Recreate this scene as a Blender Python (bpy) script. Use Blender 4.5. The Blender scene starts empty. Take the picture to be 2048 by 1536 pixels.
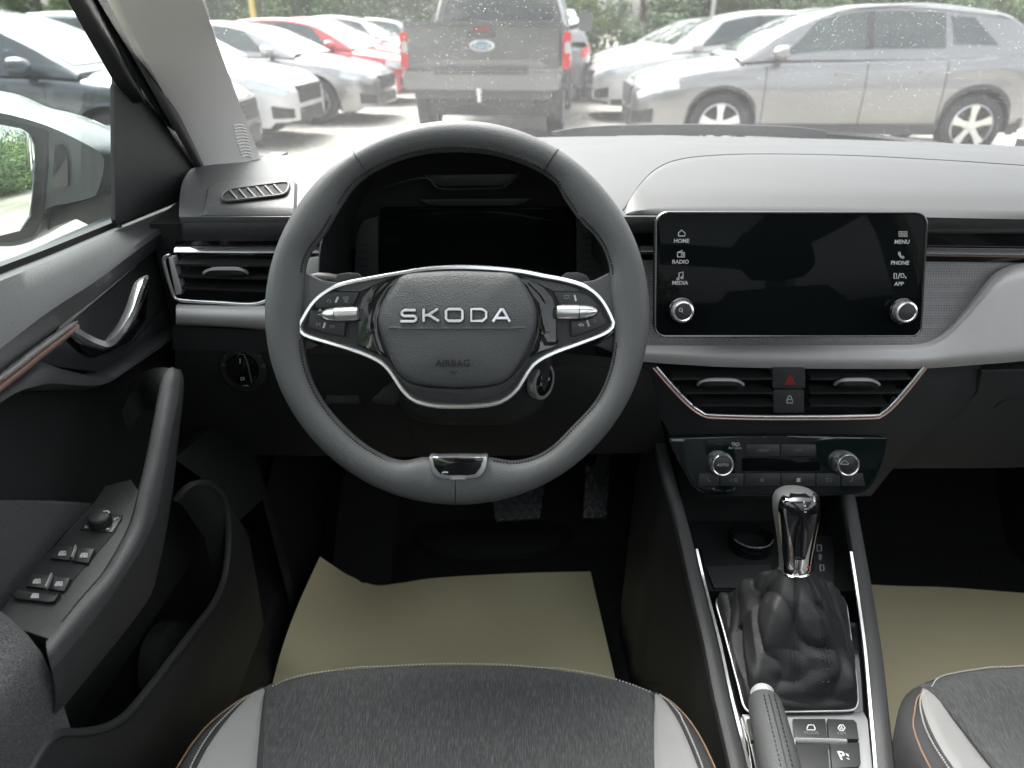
import bpy, bmesh, math, random
from mathutils import Vector, Matrix
random.seed(7)
R = math.radians
SC = bpy.context.scene
COL = SC.collection

# ------------------------------------------------------------------ camera
F = 1450.0            # focal length in photo pixels (2048 wide)
PITCH = R(26.4)
CAM = Vector((0, 0, 1.25))
cd = bpy.data.cameras.new('camera')
cd.sensor_width = 36.0
cd.lens = 36.0 * F / 2048.0
cd.clip_start = 0.02
cd.clip_end = 600
cd.dof.use_dof = True
cd.dof.focus_distance = 0.80
cd.dof.aperture_fstop = 6.3
cam = bpy.data.objects.new('camera', cd)
COL.objects.link(cam)
cam.location = CAM
cam.rotation_euler = (R(90) - PITCH, 0, 0)
SC.camera = cam

# ------------------------------------------------------------------ sky, sun, exposure
SUN_EL, SUN_AZ = R(58), R(-35)       # soft, veiled sun, ahead and to the left
w = bpy.data.worlds.new('World'); SC.world = w; w.use_nodes = True
nt = w.node_tree; nt.nodes.clear()
sky = nt.nodes.new('ShaderNodeTexSky'); sky.sky_type = 'NISHITA'; sky.sun_disc = False
sky.sun_elevation = SUN_EL; sky.sun_rotation = SUN_AZ
sky.air_density = 1.0; sky.dust_density = 6.0; sky.ozone_density = 1.0
hs = nt.nodes.new('ShaderNodeHueSaturation'); hs.inputs['Saturation'].default_value = 0.22
bg = nt.nodes.new('ShaderNodeBackground'); bg.inputs['Strength'].default_value = 0.15
wo = nt.nodes.new('ShaderNodeOutputWorld')
nt.links.new(sky.outputs[0], hs.inputs['Color']); nt.links.new(hs.outputs[0], bg.inputs['Color'])
nt.links.new(bg.outputs[0], wo.inputs['Surface'])
sd = bpy.data.lights.new('sun', 'SUN'); sd.energy = 1.2; sd.angle = R(25); sd.color = (1.0, 0.97, 0.93)
so = bpy.data.objects.new('sun', sd); COL.objects.link(so)
sdir = Vector((math.sin(SUN_AZ) * math.cos(SUN_EL), math.cos(SUN_AZ) * math.cos(SUN_EL), math.sin(SUN_EL)))
so.rotation_euler = sdir.to_track_quat('Z', 'Y').to_euler()
so.location = (0, 0, 20)
SC.view_settings.view_transform = 'Standard'
SC.view_settings.look = 'None'
SC.view_settings.exposure = 2.45
SC.view_settings.gamma = 1.0
SC.view_settings.use_curve_mapping = False
cy = SC.cycles
cy.use_denoising = True
try: cy.denoiser = 'OPENIMAGEDENOISE'
except Exception: pass
cy.max_bounces = 8; cy.diffuse_bounces = 4; cy.glossy_bounces = 4
cy.transmission_bounces = 6; cy.transparent_max_bounces = 12
cy.caustics_reflective = False; cy.caustics_refractive = False
cy.sample_clamp_indirect = 6.0

# ------------------------------------------------------------------ pixel -> place helpers
FWD = Vector((0, math.cos(PITCH), -math.sin(PITCH)))
UP = Vector((0, math.sin(PITCH), math.cos(PITCH)))
RT = Vector((1, 0, 0))
def ray(px, py): return FWD + RT * ((px - 1024) / F) + UP * ((768 - py) / F)
def PY(px, py, y): d = ray(px, py); return CAM + d * (y / d.y)
def PZ(px, py, z): d = ray(px, py); return CAM + d * ((z - CAM.z) / d.z)
def PX(px, py, x): d = ray(px, py); return CAM + d * (x / d.x)
def PP(px, py, o, n): d = ray(px, py); return CAM + d * ((o - CAM).dot(n) / d.dot(n))
def V(*a): return Vector(a)

def crv(pts, n, closed=False):
    """Catmull-Rom through pts (tuples or vectors), n points evenly by length."""
    P = [Vector(p) for p in pts]
    k = len(P); seg = k if closed else k - 1
    dense = []
    for i in range(seg):
        if closed: a, b, c, d = P[(i-1) % k], P[i], P[(i+1) % k], P[(i+2) % k]
        else: a, b, c, d = P[max(i-1, 0)], P[i], P[i+1], P[min(i+2, k-1)]
        for j in range(12):
            t = j / 12
            dense.append(0.5 * ((2*b) + (c-a)*t + (2*a-5*b+4*c-d)*t*t + (3*b-a-3*c+d)*t*t*t))
    dense.append(P[0].copy() if closed else P[-1].copy())
    return resample(dense, n, closed)
def resample(P, n, closed=False):
    P = [Vector(p) for p in P]
    L = [0.0]
    for i in range(1, len(P)): L.append(L[-1] + (P[i]-P[i-1]).length)
    out = []; j = 0
    m = n if closed else n - 1
    for i in range(n):
        s = L[-1] * i / m
        while j < len(L) - 2 and L[j+1] < s: j += 1
        d = L[j+1] - L[j]
        t = 0 if d < 1e-12 else (s - L[j]) / d
        out.append(P[j].lerp(P[j+1], min(max(t, 0), 1)))
    return out
def interp(tab, x):
    if x <= tab[0][0]: return tab[0][1]
    for (a, b), (c, d) in zip(tab, tab[1:]):
        if x <= c: return b + (d - b) * (x - a) / (c - a)
    return tab[-1][1]
def sinterp(tab, x):
    """smooth (cosine-free monotone) table lookup"""
    if x <= tab[0][0]: return tab[0][1]
    n = len(tab)
    for i in range(n - 1):
        if x <= tab[i+1][0]:
            x0, y0 = tab[i]; x1, y1 = tab[i+1]
            h = x1 - x0; t = (x - x0) / h
            def sl(k):
                if k == 0: return (tab[1][1]-tab[0][1])/(tab[1][0]-tab[0][0])
                if k == n-1: return (tab[-1][1]-tab[-2][1])/(tab[-1][0]-tab[-2][0])
                return (tab[k+1][1]-tab[k-1][1])/(tab[k+1][0]-tab[k-1][0])
            m0, m1 = sl(i)*h, sl(i+1)*h
            return (2*t**3-3*t*t+1)*y0+(t**3-2*t*t+t)*m0+(-2*t**3+3*t*t)*y1+(t**3-t*t)*m1
    return tab[-1][1]

# ------------------------------------------------------------------ object helpers
def link(name, me, mat=None, parent=None, smooth=True, kind=None):
    o = bpy.data.objects.new(name, me)
    COL.objects.link(o)
    if mat is not None: me.materials.append(mat)
    if smooth:
        me.polygons.foreach_set('use_smooth', [True] * len(me.polygons))
        try: me.set_sharp_from_angle(angle=R(42))
        except Exception: pass
    if parent is not None:
        o.parent = parent
        o.matrix_parent_inverse = parent.matrix_world.inverted() if parent.type == 'EMPTY' else Matrix.Identity(4)
    if kind: o['kind'] = kind
    return o
def mk(name, verts, faces, mat=None, parent=None, smooth=True, kind=None, fix=True):
    me = bpy.data.meshes.new(name)
    me.from_pydata([tuple(v) for v in verts], [], faces)
    if fix:
        bm = bmesh.new(); bm.from_mesh(me)
        bmesh.ops.recalc_face_normals(bm, faces=bm.faces)
        bm.to_mesh(me); bm.free()
    me.update()
    return link(name, me, mat, parent, smooth, kind)
def thing(name, label, cat, loc=(0, 0, 0), group=None, rz=0.0):
    o = bpy.data.objects.new(name, None); COL.objects.link(o)
    o.empty_display_size = 0.05
    o.location = loc; o.rotation_euler = (0, 0, rz)
    o.matrix_world = Matrix.Translation(Vector(loc)) @ Matrix.Rotation(rz, 4, 'Z')
    o['label'] = label; o['category'] = cat
    if group: o['group'] = group
    return o
def tag(o, label, cat, group=None, kind=None):
    o['label'] = label; o['category'] = cat
    if group: o['group'] = group
    if kind: o['kind'] = kind
    return o

class MB:
    """collects shapes for ONE mesh"""
    def __init__(s): s.v = []; s.f = []
    def add(s, v, f):
        b = len(s.v); s.v += [Vector(q) for q in v]; s.f += [tuple(i + b for i in q) for q in f]
    def box(s, c, h, ax=None):
        c = Vector(c); X, Y, Z = ax if ax else (V(1,0,0), V(0,1,0), V(0,0,1))
        v = [c + X*(h[0]*i) + Y*(h[1]*j) + Z*(h[2]*k) for i in (-1,1) for j in (-1,1) for k in (-1,1)]
        s.add(v, [(0,1,3,2),(4,6,7,5),(0,4,5,1),(2,3,7,6),(0,2,6,4),(1,5,7,3)])
    def tube(s, pts, r, n=8, closed=False, caps=True):
        v, f = sweep_geo(pts, [(math.cos(2*math.pi*i/n), math.sin(2*math.pi*i/n)) for i in range(n)], None, closed, r, caps)
        s.add(v, f)
    def sweep(s, pts, prof, up=None, closed=False, r=1.0, caps=True):
        v, f = sweep_geo(pts, prof, up, closed, r, caps); s.add(v, f)
    def loft(s, rings, closed=True, caps=True):
        n = len(rings[0]); v = [p for q in rings for p in q]; f = []
        for i in range(len(rings) - 1):
            for j in range(n if closed else n - 1):
                k = (j + 1) % n
                f.append((i*n+j, i*n+k, (i+1)*n+k, (i+1)*n+j))
        if caps and closed:
            f.append(tuple(range(n))[::-1]); f.append(tuple((len(rings)-1)*n + j for j in range(n)))
        s.add(v, f)
    def lathe(s, o, ax, prof, n=24):
        """prof: (r, h) along unit axis ax from o"""
        ax = Vector(ax).normalized(); a = ax.orthogonal().normalized(); b = ax.cross(a)
        rings = [[Vector(o) + ax*h + (a*math.cos(2*math.pi*i/n) + b*math.sin(2*math.pi*i/n))*max(r, 1e-5) for i in range(n)] for r, h in prof]
        s.loft(rings, caps=False)
    def build(s, name, mat=None, parent=None, smooth=True, kind=None, fix=True):
        return mk(name, s.v, s.f, mat, parent, smooth, kind, fix)
def sweep_geo(pts, prof, up=None, closed=False, r=1.0, caps=True):
    P = [Vector(p) for p in pts]; n = len(P); m = len(prof); v = []; f = []
    fr = None
    for i in range(n):
        a = P[(i-1) % n] if (closed or i > 0) else P[0]
        b = P[(i+1) % n] if (closed or i < n-1) else P[-1]
        t = (b - a)
        t = t.normalized() if t.length > 1e-12 else V(0, 0, 1)
        if up is not None:
            u = up[i] if isinstance(up, list) else up
            sd = t.cross(u)
            sd = sd.normalized() if sd.length > 1e-9 else t.orthogonal().normalized()
            u2 = sd.cross(t)
        else:
            if fr is None: sd = t.orthogonal().normalized()
            else: sd = (fr - t * fr.dot(t)); sd = sd.normalized() if sd.length > 1e-9 else t.orthogonal().normalized()
            fr = sd; u2 = sd.cross(t)
        rr = r[i] if isinstance(r, (list, tuple)) else r
        for x, y in prof: v.append(P[i] + sd*(x*rr) + u2*(y*rr))
    for i in range(n if closed else n-1):
        k = (i+1) % n
        for j in range(m):
            l = (j+1) % m
            f.append((i*m+j, i*m+l, k*m+l, k*m+j))
    if caps and not closed:
        f.append(tuple(range(m))[::-1]); f.append(tuple((n-1)*m + j for j in range(m)))
    return v, f
RECT = lambda a, b: [(-a,-b),(a,-b),(a,b),(-a,b)]
CIRC = lambda n=8: [(math.cos(2*math.pi*i/n), math.sin(2*math.pi*i/n)) for i in range(n)]

def slab(name, pts, n, th, bev=0.0, mat=None, parent=None, seg=2, smooth=True):
    """outline (3D, roughly planar) pushed back by th against normal n, front rim rounded by bev"""
    n = Vector(n).normalized()
    bm = bmesh.new()
    vs = [bm.verts.new(p) for p in pts]
    f = bm.faces.new(vs); f.normal_update()
    if f.normal.dot(n) < 0: f.normal_flip()
    r = bmesh.ops.extrude_face_region(bm, geom=[f])
    nv = [g for g in r['geom'] if isinstance(g, bmesh.types.BMVert)]
    nf = [g for g in r['geom'] if isinstance(g, bmesh.types.BMFace)]
    # the extruded copy becomes the back
    for v in nv: v.co -= n * th
    if bev > 0:
        ff = [q for q in bm.faces if all(v in vs for v in q.verts)]
        es = list({e for q in ff for e in q.edges}) if ff else [e for e in bm.edges if e.verts[0] in vs and e.verts[1] in vs]
        bmesh.ops.bevel(bm, geom=es, offset=bev, segments=seg, profile=0.6, affect='EDGES', clamp_overlap=True)
    bmesh.ops.recalc_face_normals(bm, faces=bm.faces)
    me = bpy.data.meshes.new(name); bm.to_mesh(me); bm.free()
    return link(name, me, mat, parent, smooth)
def surf(name, rows, mat=None, parent=None, th=0.0, n=None, smooth=True, closed=False):
    """grid of 3D rows; th>0 gives it a back, pushed along -n"""
    a, b = len(rows), len(rows[0])
    v = [p for r in rows for p in r]
    f = [(i*b+j, i*b+(j+1) % b, (i+1)*b+(j+1) % b, (i+1)*b+j) for i in range(a-1) for j in range(b if closed else b-1)]
    if th > 0:
        k = len(v); nn = Vector(n).normalized()
        v = v + [Vector(p) - nn*th for p in v]
        f = f + [tuple(q + k for q in g)[::-1] for g in f]
        ring = [j for j in range(b)] + [i*b+b-1 for i in range(1, a)] + [(a-1)*b+j for j in range(b-2, -1, -1)] + [i*b for i in range(a-2, 0, -1)]
        for p, q in zip(ring, ring[1:] + ring[:1]): f.append((p, q, q+k, p+k))
    return mk(name, v, f, mat, parent, smooth)
def patch(name, A, B, mapper, mat, parent=None, n=24, m=10, off=0.0, nrm=None, smoothA=True, edge=0.12):
    """skin between two pixel polylines A and B laid on a surface (mapper), raised by off in the middle"""
    A = crv([(p[0], p[1], 0) for p in A], n) if smoothA else resample([(p[0], p[1], 0) for p in A], n)
    B = crv([(p[0], p[1], 0) for p in B], n) if smoothA else resample([(p[0], p[1], 0) for p in B], n)
    nrm = Vector(nrm or (0, 0, 1)).normalized()
    rows = []
    for j in range(m):
        t = j / (m - 1); row = []
        for i in range(n):
            p = A[i].lerp(B[i], t); s = i / (n - 1)
            e = min(t, 1-t, ) / edge; e2 = min(s, 1-s) / (edge * 0.4)
            k = min(1, e) * min(1, e2); k = math.sin(k * math.pi / 2)
            row.append(mapper(p.x, p.y) + nrm * (off * (k * 1.15 - 0.15)))
        rows.append(row)
    return surf(name, rows, mat, parent)
def text(name, s, size, o, u, v, mat, parent=None, ext=0.0004, align='CENTER', bold=0.0, sx=1.0):
    c = bpy.data.curves.new('t', 'FONT'); c.body = s; c.size = size; c.extrude = ext; c.offset = bold
    c.align_x = align; c.align_y = 'CENTER'; c.resolution_u = 2
    ob = bpy.data.objects.new('t', c)
    me = bpy.data.meshes.new_from_object(ob)
    bpy.data.objects.remove(ob); bpy.data.curves.remove(c)
    u = Vector(u).normalized(); v = Vector(v); v = (v - u*v.dot(u)).normalized(); n = u.cross(v)
    me.name = name
    for q in me.vertices: q.co = Vector(o) + u*(q.co.x*sx) + v*q.co.y + n*q.co.z
    me.materials.clear()
    return link(name, me, mat, parent, smooth=False)

# ------------------------------------------------------------------ materials
MATS = {}
def mat(name, col=(.5,.5,.5), rough=.5, metal=0.0, spec=.5, bump=None, vary=None, coat=0.0, sheen=0.0, coat_rough=.03):
    """bump=(kind, scale, strength)  vary=(scale, amount)"""
    m = bpy.data.materials.new(name); m.use_nodes = True
    t = m.node_tree; b = t.nodes['Principled BSDF']
    b.inputs['Base Color'].default_value = (*col, 1); b.inputs['Roughness'].default_value = rough
    b.inputs['Metallic'].default_value = metal; b.inputs['Specular IOR Level'].default_value = spec
    b.inputs['Coat Weight'].default_value = coat; b.inputs['Coat Roughness'].default_value = coat_rough
    if sheen: b.inputs['Sheen Weight'].default_value = sheen; b.inputs['Sheen Roughness'].default_value = .4
    if bump or vary:
        tc = t.nodes.new('ShaderNodeTexCoord')
    if vary:
        n = t.nodes.new('ShaderNodeTexNoise'); n.inputs['Scale'].default_value = vary[0]; n.inputs['Detail'].default_value = 5
        t.links.new(tc.outputs['Object'], n.inputs['Vector'])
        mx = t.nodes.new('ShaderNodeMix'); mx.data_type = 'RGBA'
        a = vary[1]
        mx.inputs[6].default_value = (*[c*(1-a) for c in col], 1); mx.inputs[7].default_value = (*[min(1, c*(1+a)) for c in col], 1)
        t.links.new(n.outputs['Fac'], mx.inputs[0]); t.links.new(mx.outputs[2], b.inputs['Base Color'])
        rr = t.nodes.new('ShaderNodeMapRange'); rr.inputs[3].default_value = max(0, rough-.07); rr.inputs[4].default_value = min(1, rough+.07)
        t.links.new(n.outputs['Fac'], rr.inputs[0]); t.links.new(rr.outputs[0], b.inputs['Roughness'])
    if bump:
        k, sc, st = bump
        if k == 'grain':
            n = t.nodes.new('ShaderNodeTexVoronoi'); n.inputs['Scale'].default_value = sc; n.feature = 'SMOOTH_F1'
            o = n.outputs['Distance']
        elif k == 'noise':
            n = t.nodes.new('ShaderNodeTexNoise'); n.inputs['Scale'].default_value = sc; n.inputs['Detail'].default_value = 4
            o = n.outputs['Fac']
        elif k == 'cells':
            n = t.nodes.new('ShaderNodeTexVoronoi'); n.inputs['Scale'].default_value = sc; n.inputs['Randomness'].default_value = 0.0
            o = n.outputs['Distance']
        t.links.new(tc.outputs['Object'], n.inputs['Vector'])
        bp = t.nodes.new('ShaderNodeBump'); bp.inputs['Strength'].default_value = st; bp.inputs['Distance'].default_value = 0.002
        t.links.new(o, bp.inputs['Height']); t.links.new(bp.outputs[0], b.inputs['Normal'])
    MATS[name] = m
    return m
M_dash = mat('dash_soft_grey', (.043,.043,.0442), .52, bump=('grain', 1000, .12), vary=(9, .07))
M_black = mat('black_grained_plastic', (.017,.0173,.0176), .55, bump=('grain', 800, .18), vary=(14, .12))
M_dark = mat('dark_grey_plastic', (.034,.035,.036), .56, bump=('grain', 900, .16), vary=(12, .08))
M_matte = mat('matte_black', (.008,.0085,.009), .75)
M_piano = mat('piano_black', (.006,.006,.007), .07, coat=.5, vary=(70, .2))
M_leather = mat('grey_leather', (.086,.088,.089), .52, bump=('grain', 1100, .2), vary=(22, .09))
M_hub = mat('grained_hub_grey', (.076,.078,.079), .52, bump=('grain', 1000, .4), vary=(20, .04))
M_hubd = mat('hub_dark', (.018,.0185,.019), .5, bump=('grain', 800, .2))
M_chrome = mat('satin_chrome', (.84,.84,.85), .18, metal=.85)
M_bright = mat('bright_chrome', (.92,.92,.93), .05, metal=1.0)
M_letter = mat('letter_silver', (.78,.79,.79), .32, metal=.55)
M_copper = mat('rose_copper', (.66,.42,.35), .3, metal=.6)
M_silver = mat('brushed_silver', (.62,.62,.62), .34, metal=.85)
M_decor = mat('pale_decor_panel', (.58,.568,.56), .45, bump=('noise', 1500, .05), vary=(60, .05))
M_honey = mat('honeycomb_panel', (.26,.26,.264), .45, bump=('cells', 330, .9))
M_pillar = mat('pale_pillar_cloth', (.80,.785,.76), .85, bump=('noise', 1400, .15))
M_liner = mat('headliner', (.45,.44,.42), .9)
M_rubber = mat('black_rubber', (.015,.015,.016), .45)
M_seal = mat('dark_teal_seal', (.030,.038,.038), .5)
M_switch = mat('switch_black', (.020,.0205,.021), .38, vary=(30, .06))
M_print = mat('pale_print', (.50,.51,.51), .5)
M_printd = mat('dim_print', (.15,.155,.155), .5)
M_dprint = mat('dark_print', (.012,.012,.012), .5)
M_red = mat('red_print', (.55,.03,.035), .4)
M_paper = mat('cream_paper', (.90,.81,.52), .8, vary=(5, .07), bump=('noise', 9, .9))
M_darkchrome = mat('dark_chrome', (.16,.16,.165), .2, metal=.9)
M_carpet = mat('black_carpet', (.012,.0125,.013), .95, bump=('noise', 500, .8))
M_boot = mat('black_boot_leather', (.016,.016,.0165), .58, bump=('grain', 900, .25), vary=(25, .1))
M_grip = mat('grip_leather', (.050,.051,.052), .66, bump=('grain', 1000, .22))
M_bolster = mat('black_seat_cloth', (.020,.020,.0215), .85, bump=('noise', 1600, .35))
M_wedge = mat('light_grey_suede', (.165,.163,.162), .85, bump=('noise', 600, .2), vary=(60, .07))
M_copstitch = mat('copper_thread', (.34,.21,.13), .7)
M_whstitch = mat('white_thread', (.40,.39,.38), .7)
M_dkstitch = mat('black_thread', (.008,.008,.009), .7)
def screen_mat(name, col, spec_tint=None):
    m = mat(name, col, .03, spec=.05)
    return m
M_screen = screen_mat('dark_glass_screen', (.004,.0055,.0055))
M_clim = mat('teal_black_gloss', (.004,.009,.0085), .04, spec=.7)

def fleck(name, base, hi, sx, sy):
    """charcoal cloth with pale warp threads"""
    m = bpy.data.materials.new(name); m.use_nodes = True
    t = m.node_tree; b = t.nodes['Principled BSDF']; b.inputs['Roughness'].default_value = .9
    b.inputs['Sheen Weight'].default_value = .15
    tc = t.nodes.new('ShaderNodeTexCoord')
    mp = t.nodes.new('ShaderNodeMapping'); mp.inputs['Scale'].default_value = (sx, sy, sy)
    t.links.new(tc.outputs['Object'], mp.inputs['Vector'])
    n = t.nodes.new('ShaderNodeTexNoise'); n.inputs['Scale'].default_value = 1.0; n.inputs['Detail'].default_value = 2
    t.links.new(mp.outputs[0], n.inputs['Vector'])
    cr = t.nodes.new('ShaderNodeValToRGB'); cr.color_ramp.elements[0].position = .48; cr.color_ramp.elements[1].position = .74
    cr.color_ramp.elements[0].color = (*base, 1); cr.color_ramp.elements[1].color = (*hi, 1)
    t.links.new(n.outputs['Fac'], cr.inputs[0])
    wv = t.nodes.new('ShaderNodeTexNoise'); wv.inputs['Scale'].default_value = 1600
    t.links.new(tc.outputs['Object'], wv.inputs['Vector'])
    mx = t.nodes.new('ShaderNodeMix'); mx.data_type = 'RGBA'; mx.blend_type = 'MULTIPLY'; mx.inputs[0].default_value = .55
    t.links.new(cr.outputs[0], mx.inputs[6]); t.links.new(wv.outputs['Color'], mx.inputs[7])
    t.links.new(mx.outputs[2], b.inputs['Base Color'])
    bp = t.nodes.new('ShaderNodeBump'); bp.inputs['Strength'].default_value = .4; bp.inputs['Distance'].default_value = .001
    t.links.new(n.outputs['Fac'], bp.inputs['Height']); t.links.new(bp.outputs[0], b.inputs['Normal'])
    return m
M_fleck = fleck('charcoal_fleck_cloth', (.025,.0255,.027), (.112,.114,.117), 3200, 110)
M_fleckd = fleck('door_fleck_cloth', (.028,.0285,.030), (.22,.22,.225), 140, 1500)

def glass_mat(name, dust, gloss, tint=(1,1,1)):
    m = bpy.data.materials.new(name); m.use_nodes = True
    t = m.node_tree; t.nodes.clear()
    out = t.nodes.new('ShaderNodeOutputMaterial')
    tr = t.nodes.new('ShaderNodeBsdfTransparent'); tr.inputs[0].default_value = (*tint, 1)
    gl = t.nodes.new('ShaderNodeBsdfGlossy'); gl.inputs['Roughness'].default_value = .02
    fr = t.nodes.new('ShaderNodeFresnel'); fr.inputs['IOR'].default_value = 1.35
    mg = t.nodes.new('ShaderNodeMath'); mg.operation = 'MULTIPLY'; mg.inputs[1].default_value = gloss
    t.links.new(fr.outputs[0], mg.inputs[0])
    m1 = t.nodes.new('ShaderNodeMixShader'); t.links.new(mg.outputs[0], m1.inputs[0])
    t.links.new(tr.outputs[0], m1.inputs[1]); t.links.new(gl.outputs[0], m1.inputs[2])
    last = m1
    if dust > 0:
        tl = t.nodes.new('ShaderNodeBsdfTranslucent'); tl.inputs[0].default_value = (.95,.96,.96,1)
        tc = t.nodes.new('ShaderNodeTexCoord'); n = t.nodes.new('ShaderNodeTexNoise'); n.inputs['Scale'].default_value = 5; n.inputs['Detail'].default_value = 6
        t.links.new(tc.outputs['Object'], n.inputs['Vector'])
        mr = t.nodes.new('ShaderNodeMapRange'); mr.inputs[1].default_value = .3; mr.inputs[2].default_value = .7
        mr.inputs[3].default_value = dust*.6; mr.inputs[4].default_value = dust*1.4
        t.links.new(n.outputs['Fac'], mr.inputs[0])
        m2 = t.nodes.new('ShaderNodeMixShader'); t.links.new(mr.outputs[0], m2.inputs[0])
        t.links.new(m1.outputs[0], m2.inputs[1]); t.links.new(tl.outputs[0], m2.inputs[2])
        last = m2
    t.links.new(last.outputs[0], out.inputs['Surface'])
    return m
M_ws = glass_mat('windscreen_glass', .016, .14, (.80,.825,.81))
M_sg = glass_mat('side_window_glass', .008, .2, (.80,.84,.83))
M_drop = glass_mat('water_drop', .26, .6)
from mathutils.bvhtree import BVHTree

# ================================================================== the car we sit in: shell
XC = 0.285                                    # cabin centre line
shell = thing('car_shell', 'car cabin shell with pale cloth windscreen pillar and rain-spotted windscreen', 'car body', (XC, 0.2, 0.30))
ZP = [(.80,1.060),(.85,1.076),(.95,1.090),(1.05,1.0925),(1.2,1.083),(1.3,1.074),(1.5,1.052)]
def PADH(x, y):
    wgt = min(max((y-.8)/.35, 0), 1)
    d = x - .2
    k = .028*(d/.62)**2 if d < 0 else .014*(d/.7)**2
    return sinterp(ZP, y) - wgt*k
YF = [(-.45,1.19),(-.40,1.23),(-.25,1.36),(0,1.45),(.3,1.49),(.6,1.47),(.9,1.37),(1.05,1.22)]
def PADMAP(px, py):
    """pixel -> point on the dashboard top"""
    d = ray(px, py); t = 0.5; last = None
    while t < 2.2:
        p = CAM + d*t
        if p.y > .795 and p.z <= PADH(p.x, min(p.y, 1.5)): break
        t += .004
    lo, hi = t-.004, t
    for _ in range(12):
        md = (lo+hi)/2; p = CAM + d*md
        if p.y > .795 and p.z <= PADH(p.x, min(p.y, 1.5)): hi = md
        else: lo = md
    return CAM + d*hi

# windscreen: from the dash edge up to the header
def wsp(x, t):
    yb = sinterp(YF, x) + .02; zb = PADH(x, min(yb, 1.5)) - .012
    u = (x-XC)/.72
    yt = .60 - .07*u*u; zt = 1.475 - .02*u*u
    xx = x + (XC - x)*.13*t
    return V(xx, yb + (yt-yb)*t, zb + (zt-zb)*t + .035*math.sin(math.pi*t))
rows = [[wsp(-.45 + 1.47*i/40, t/14) for i in range(41)] for t in range(15)]
wsg = surf('windscreen', rows, M_ws, shell)
# rain drops on the outside of the glass: far too many to count
mb = MB(); rd = random.Random(3)
for k in range(13000):
    x = rd.uniform(-.40, .97); t = .02 + .53*rd.random()**.8
    p = wsp(x, t); a = wsp(x+.004, t) - p; b = wsp(x, t+.004) - p
    n = a.cross(b).normalized()
    if n.z < 0: n = -n
    a.normalize(); b.normalize()
    r = .00026 + .00045*rd.random()**4
    st = 1 + rd.random()*.8
    ring = [p + n*.0006 + a*r*math.cos(q*math.pi/3) + b*r*st*math.sin(q*math.pi/3) for q in range(6)]
    mb.add(ring + [p + n*(.0006 + r*.55)], [(q, (q+1) % 6, 6) for q in range(6)])
mb.build('rain_drops', M_drop, wsg, kind='stuff')
# wiper resting at the foot of the glass
mb = MB()
wp = [PY(px, py, 1.60) for px, py in ((1105,268),(1160,259),(1260,254),(1400,253),(1520,255),(1600,259),(1650,266))]
mb.sweep(crv(wp, 26), [(-.012,-.016),(.012,-.016),(.004,.0045),(-.004,.0045)], V(0,0,1))
wipe = mb.build('wiper_blade', M_rubber, shell)
mb = MB(); mb.tube(crv([PY(1420,262,1.612), PY(1700,272,1.66), V(.95,1.52,1.02)], 12), .008, 6); mb.build('wiper_arm', M_rubber, wipe)
# bonnet ahead of the glass, and the front of the roof
M_body = mat('grey_green_paint', (.062,.078,.082), .35, metal=.2, coat=.3)
rows = [[V(XC + (i/16-.5)*1.55*(1-.04*j), 1.55 + j*.12, .985 - .02*((i/8-1)**2) - .0035*j*j) for i in range(17)] for j in range(9)]
surf('bonnet', rows, M_body, shell, th=.01, n=(0,0,1))
def roofp(i, j): return V(XC + (i/12-.5)*1.22, .60 - j*.26 - .07*((i/6-1)**2)*(j == 0), 1.475 + .02*math.sin(math.pi*min(j, 8)/9) - .03*((i/6-1)**2))
rv = [roofp(i, j) for j in range(10) for i in range(13)]
mk('roof', rv + [p + V(0,0,.03) for p in rv], [tuple(q + k for q in (j*13+i, j*13+i+1, (j+1)*13+i+1, (j+1)*13+i)) for k in (0, 130) for j in range(9) for i in range(12) if not (1 <= j < 7 and 2 <= i < 10)], M_liner, shell)
surf('added_roof_opening', [[roofp(i, j) + V(0,0,.015) for i in range(2, 11)] for j in range(1, 8)], M_sg, shell)  # invented glazed roof opening, out of view, added to let more light into the cabin
# pale left windscreen pillar (cloth-covered trim)
rp = [PY(405,0,.82), PY(432,80,.915), PY(462,160,1.01), PY(492,240,1.11), PY(515,300,1.19), PY(530,322,1.225)]
lp = [PY(230,0,.745), PY(272,80,.825), PY(314,160,.905), PY(360,250,.99), PY(400,335,1.06), PY(426,392,1.09)]
ext = .62
up1 = rp[0] + (rp[0]-rp[2])*1.55; up2 = lp[0] + (lp[0]-lp[2])*1.9
rp = [up1] + rp + [rp[-1] + V(.02,.06,-.035)]; lp = [up2] + lp + [lp[-1] + V(0,.02,-.04)]
rp = crv(rp, 40); lp = crv(lp, 40)
rows = []
for a, b in zip(lp, rp):
    nn = (b-a).cross(V(0,-.7,.5)).normalized()
    d = b - a; out = V(.25,-1,.35).normalized()
    row = []
    for k in range(15):
        t = k/14
        bul = math.sin(math.pi*min(max((t),0),1))**.75
        row.append(a + d*t + out*(.020*bul))
    row = [a - out*.03 + V(-.01,.0,0)] + row + [b + V(-.014,.035,-.004)]
    rows.append(row)
pil = surf('windscreen_pillar', rows, M_pillar, shell)
pbv = BVHTree.FromPolygons([p for q in rows for p in q], [(i*17+j, i*17+j+1, (i+1)*17+j+1, (i+1)*17+j) for i in range(39) for j in range(16)])
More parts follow.
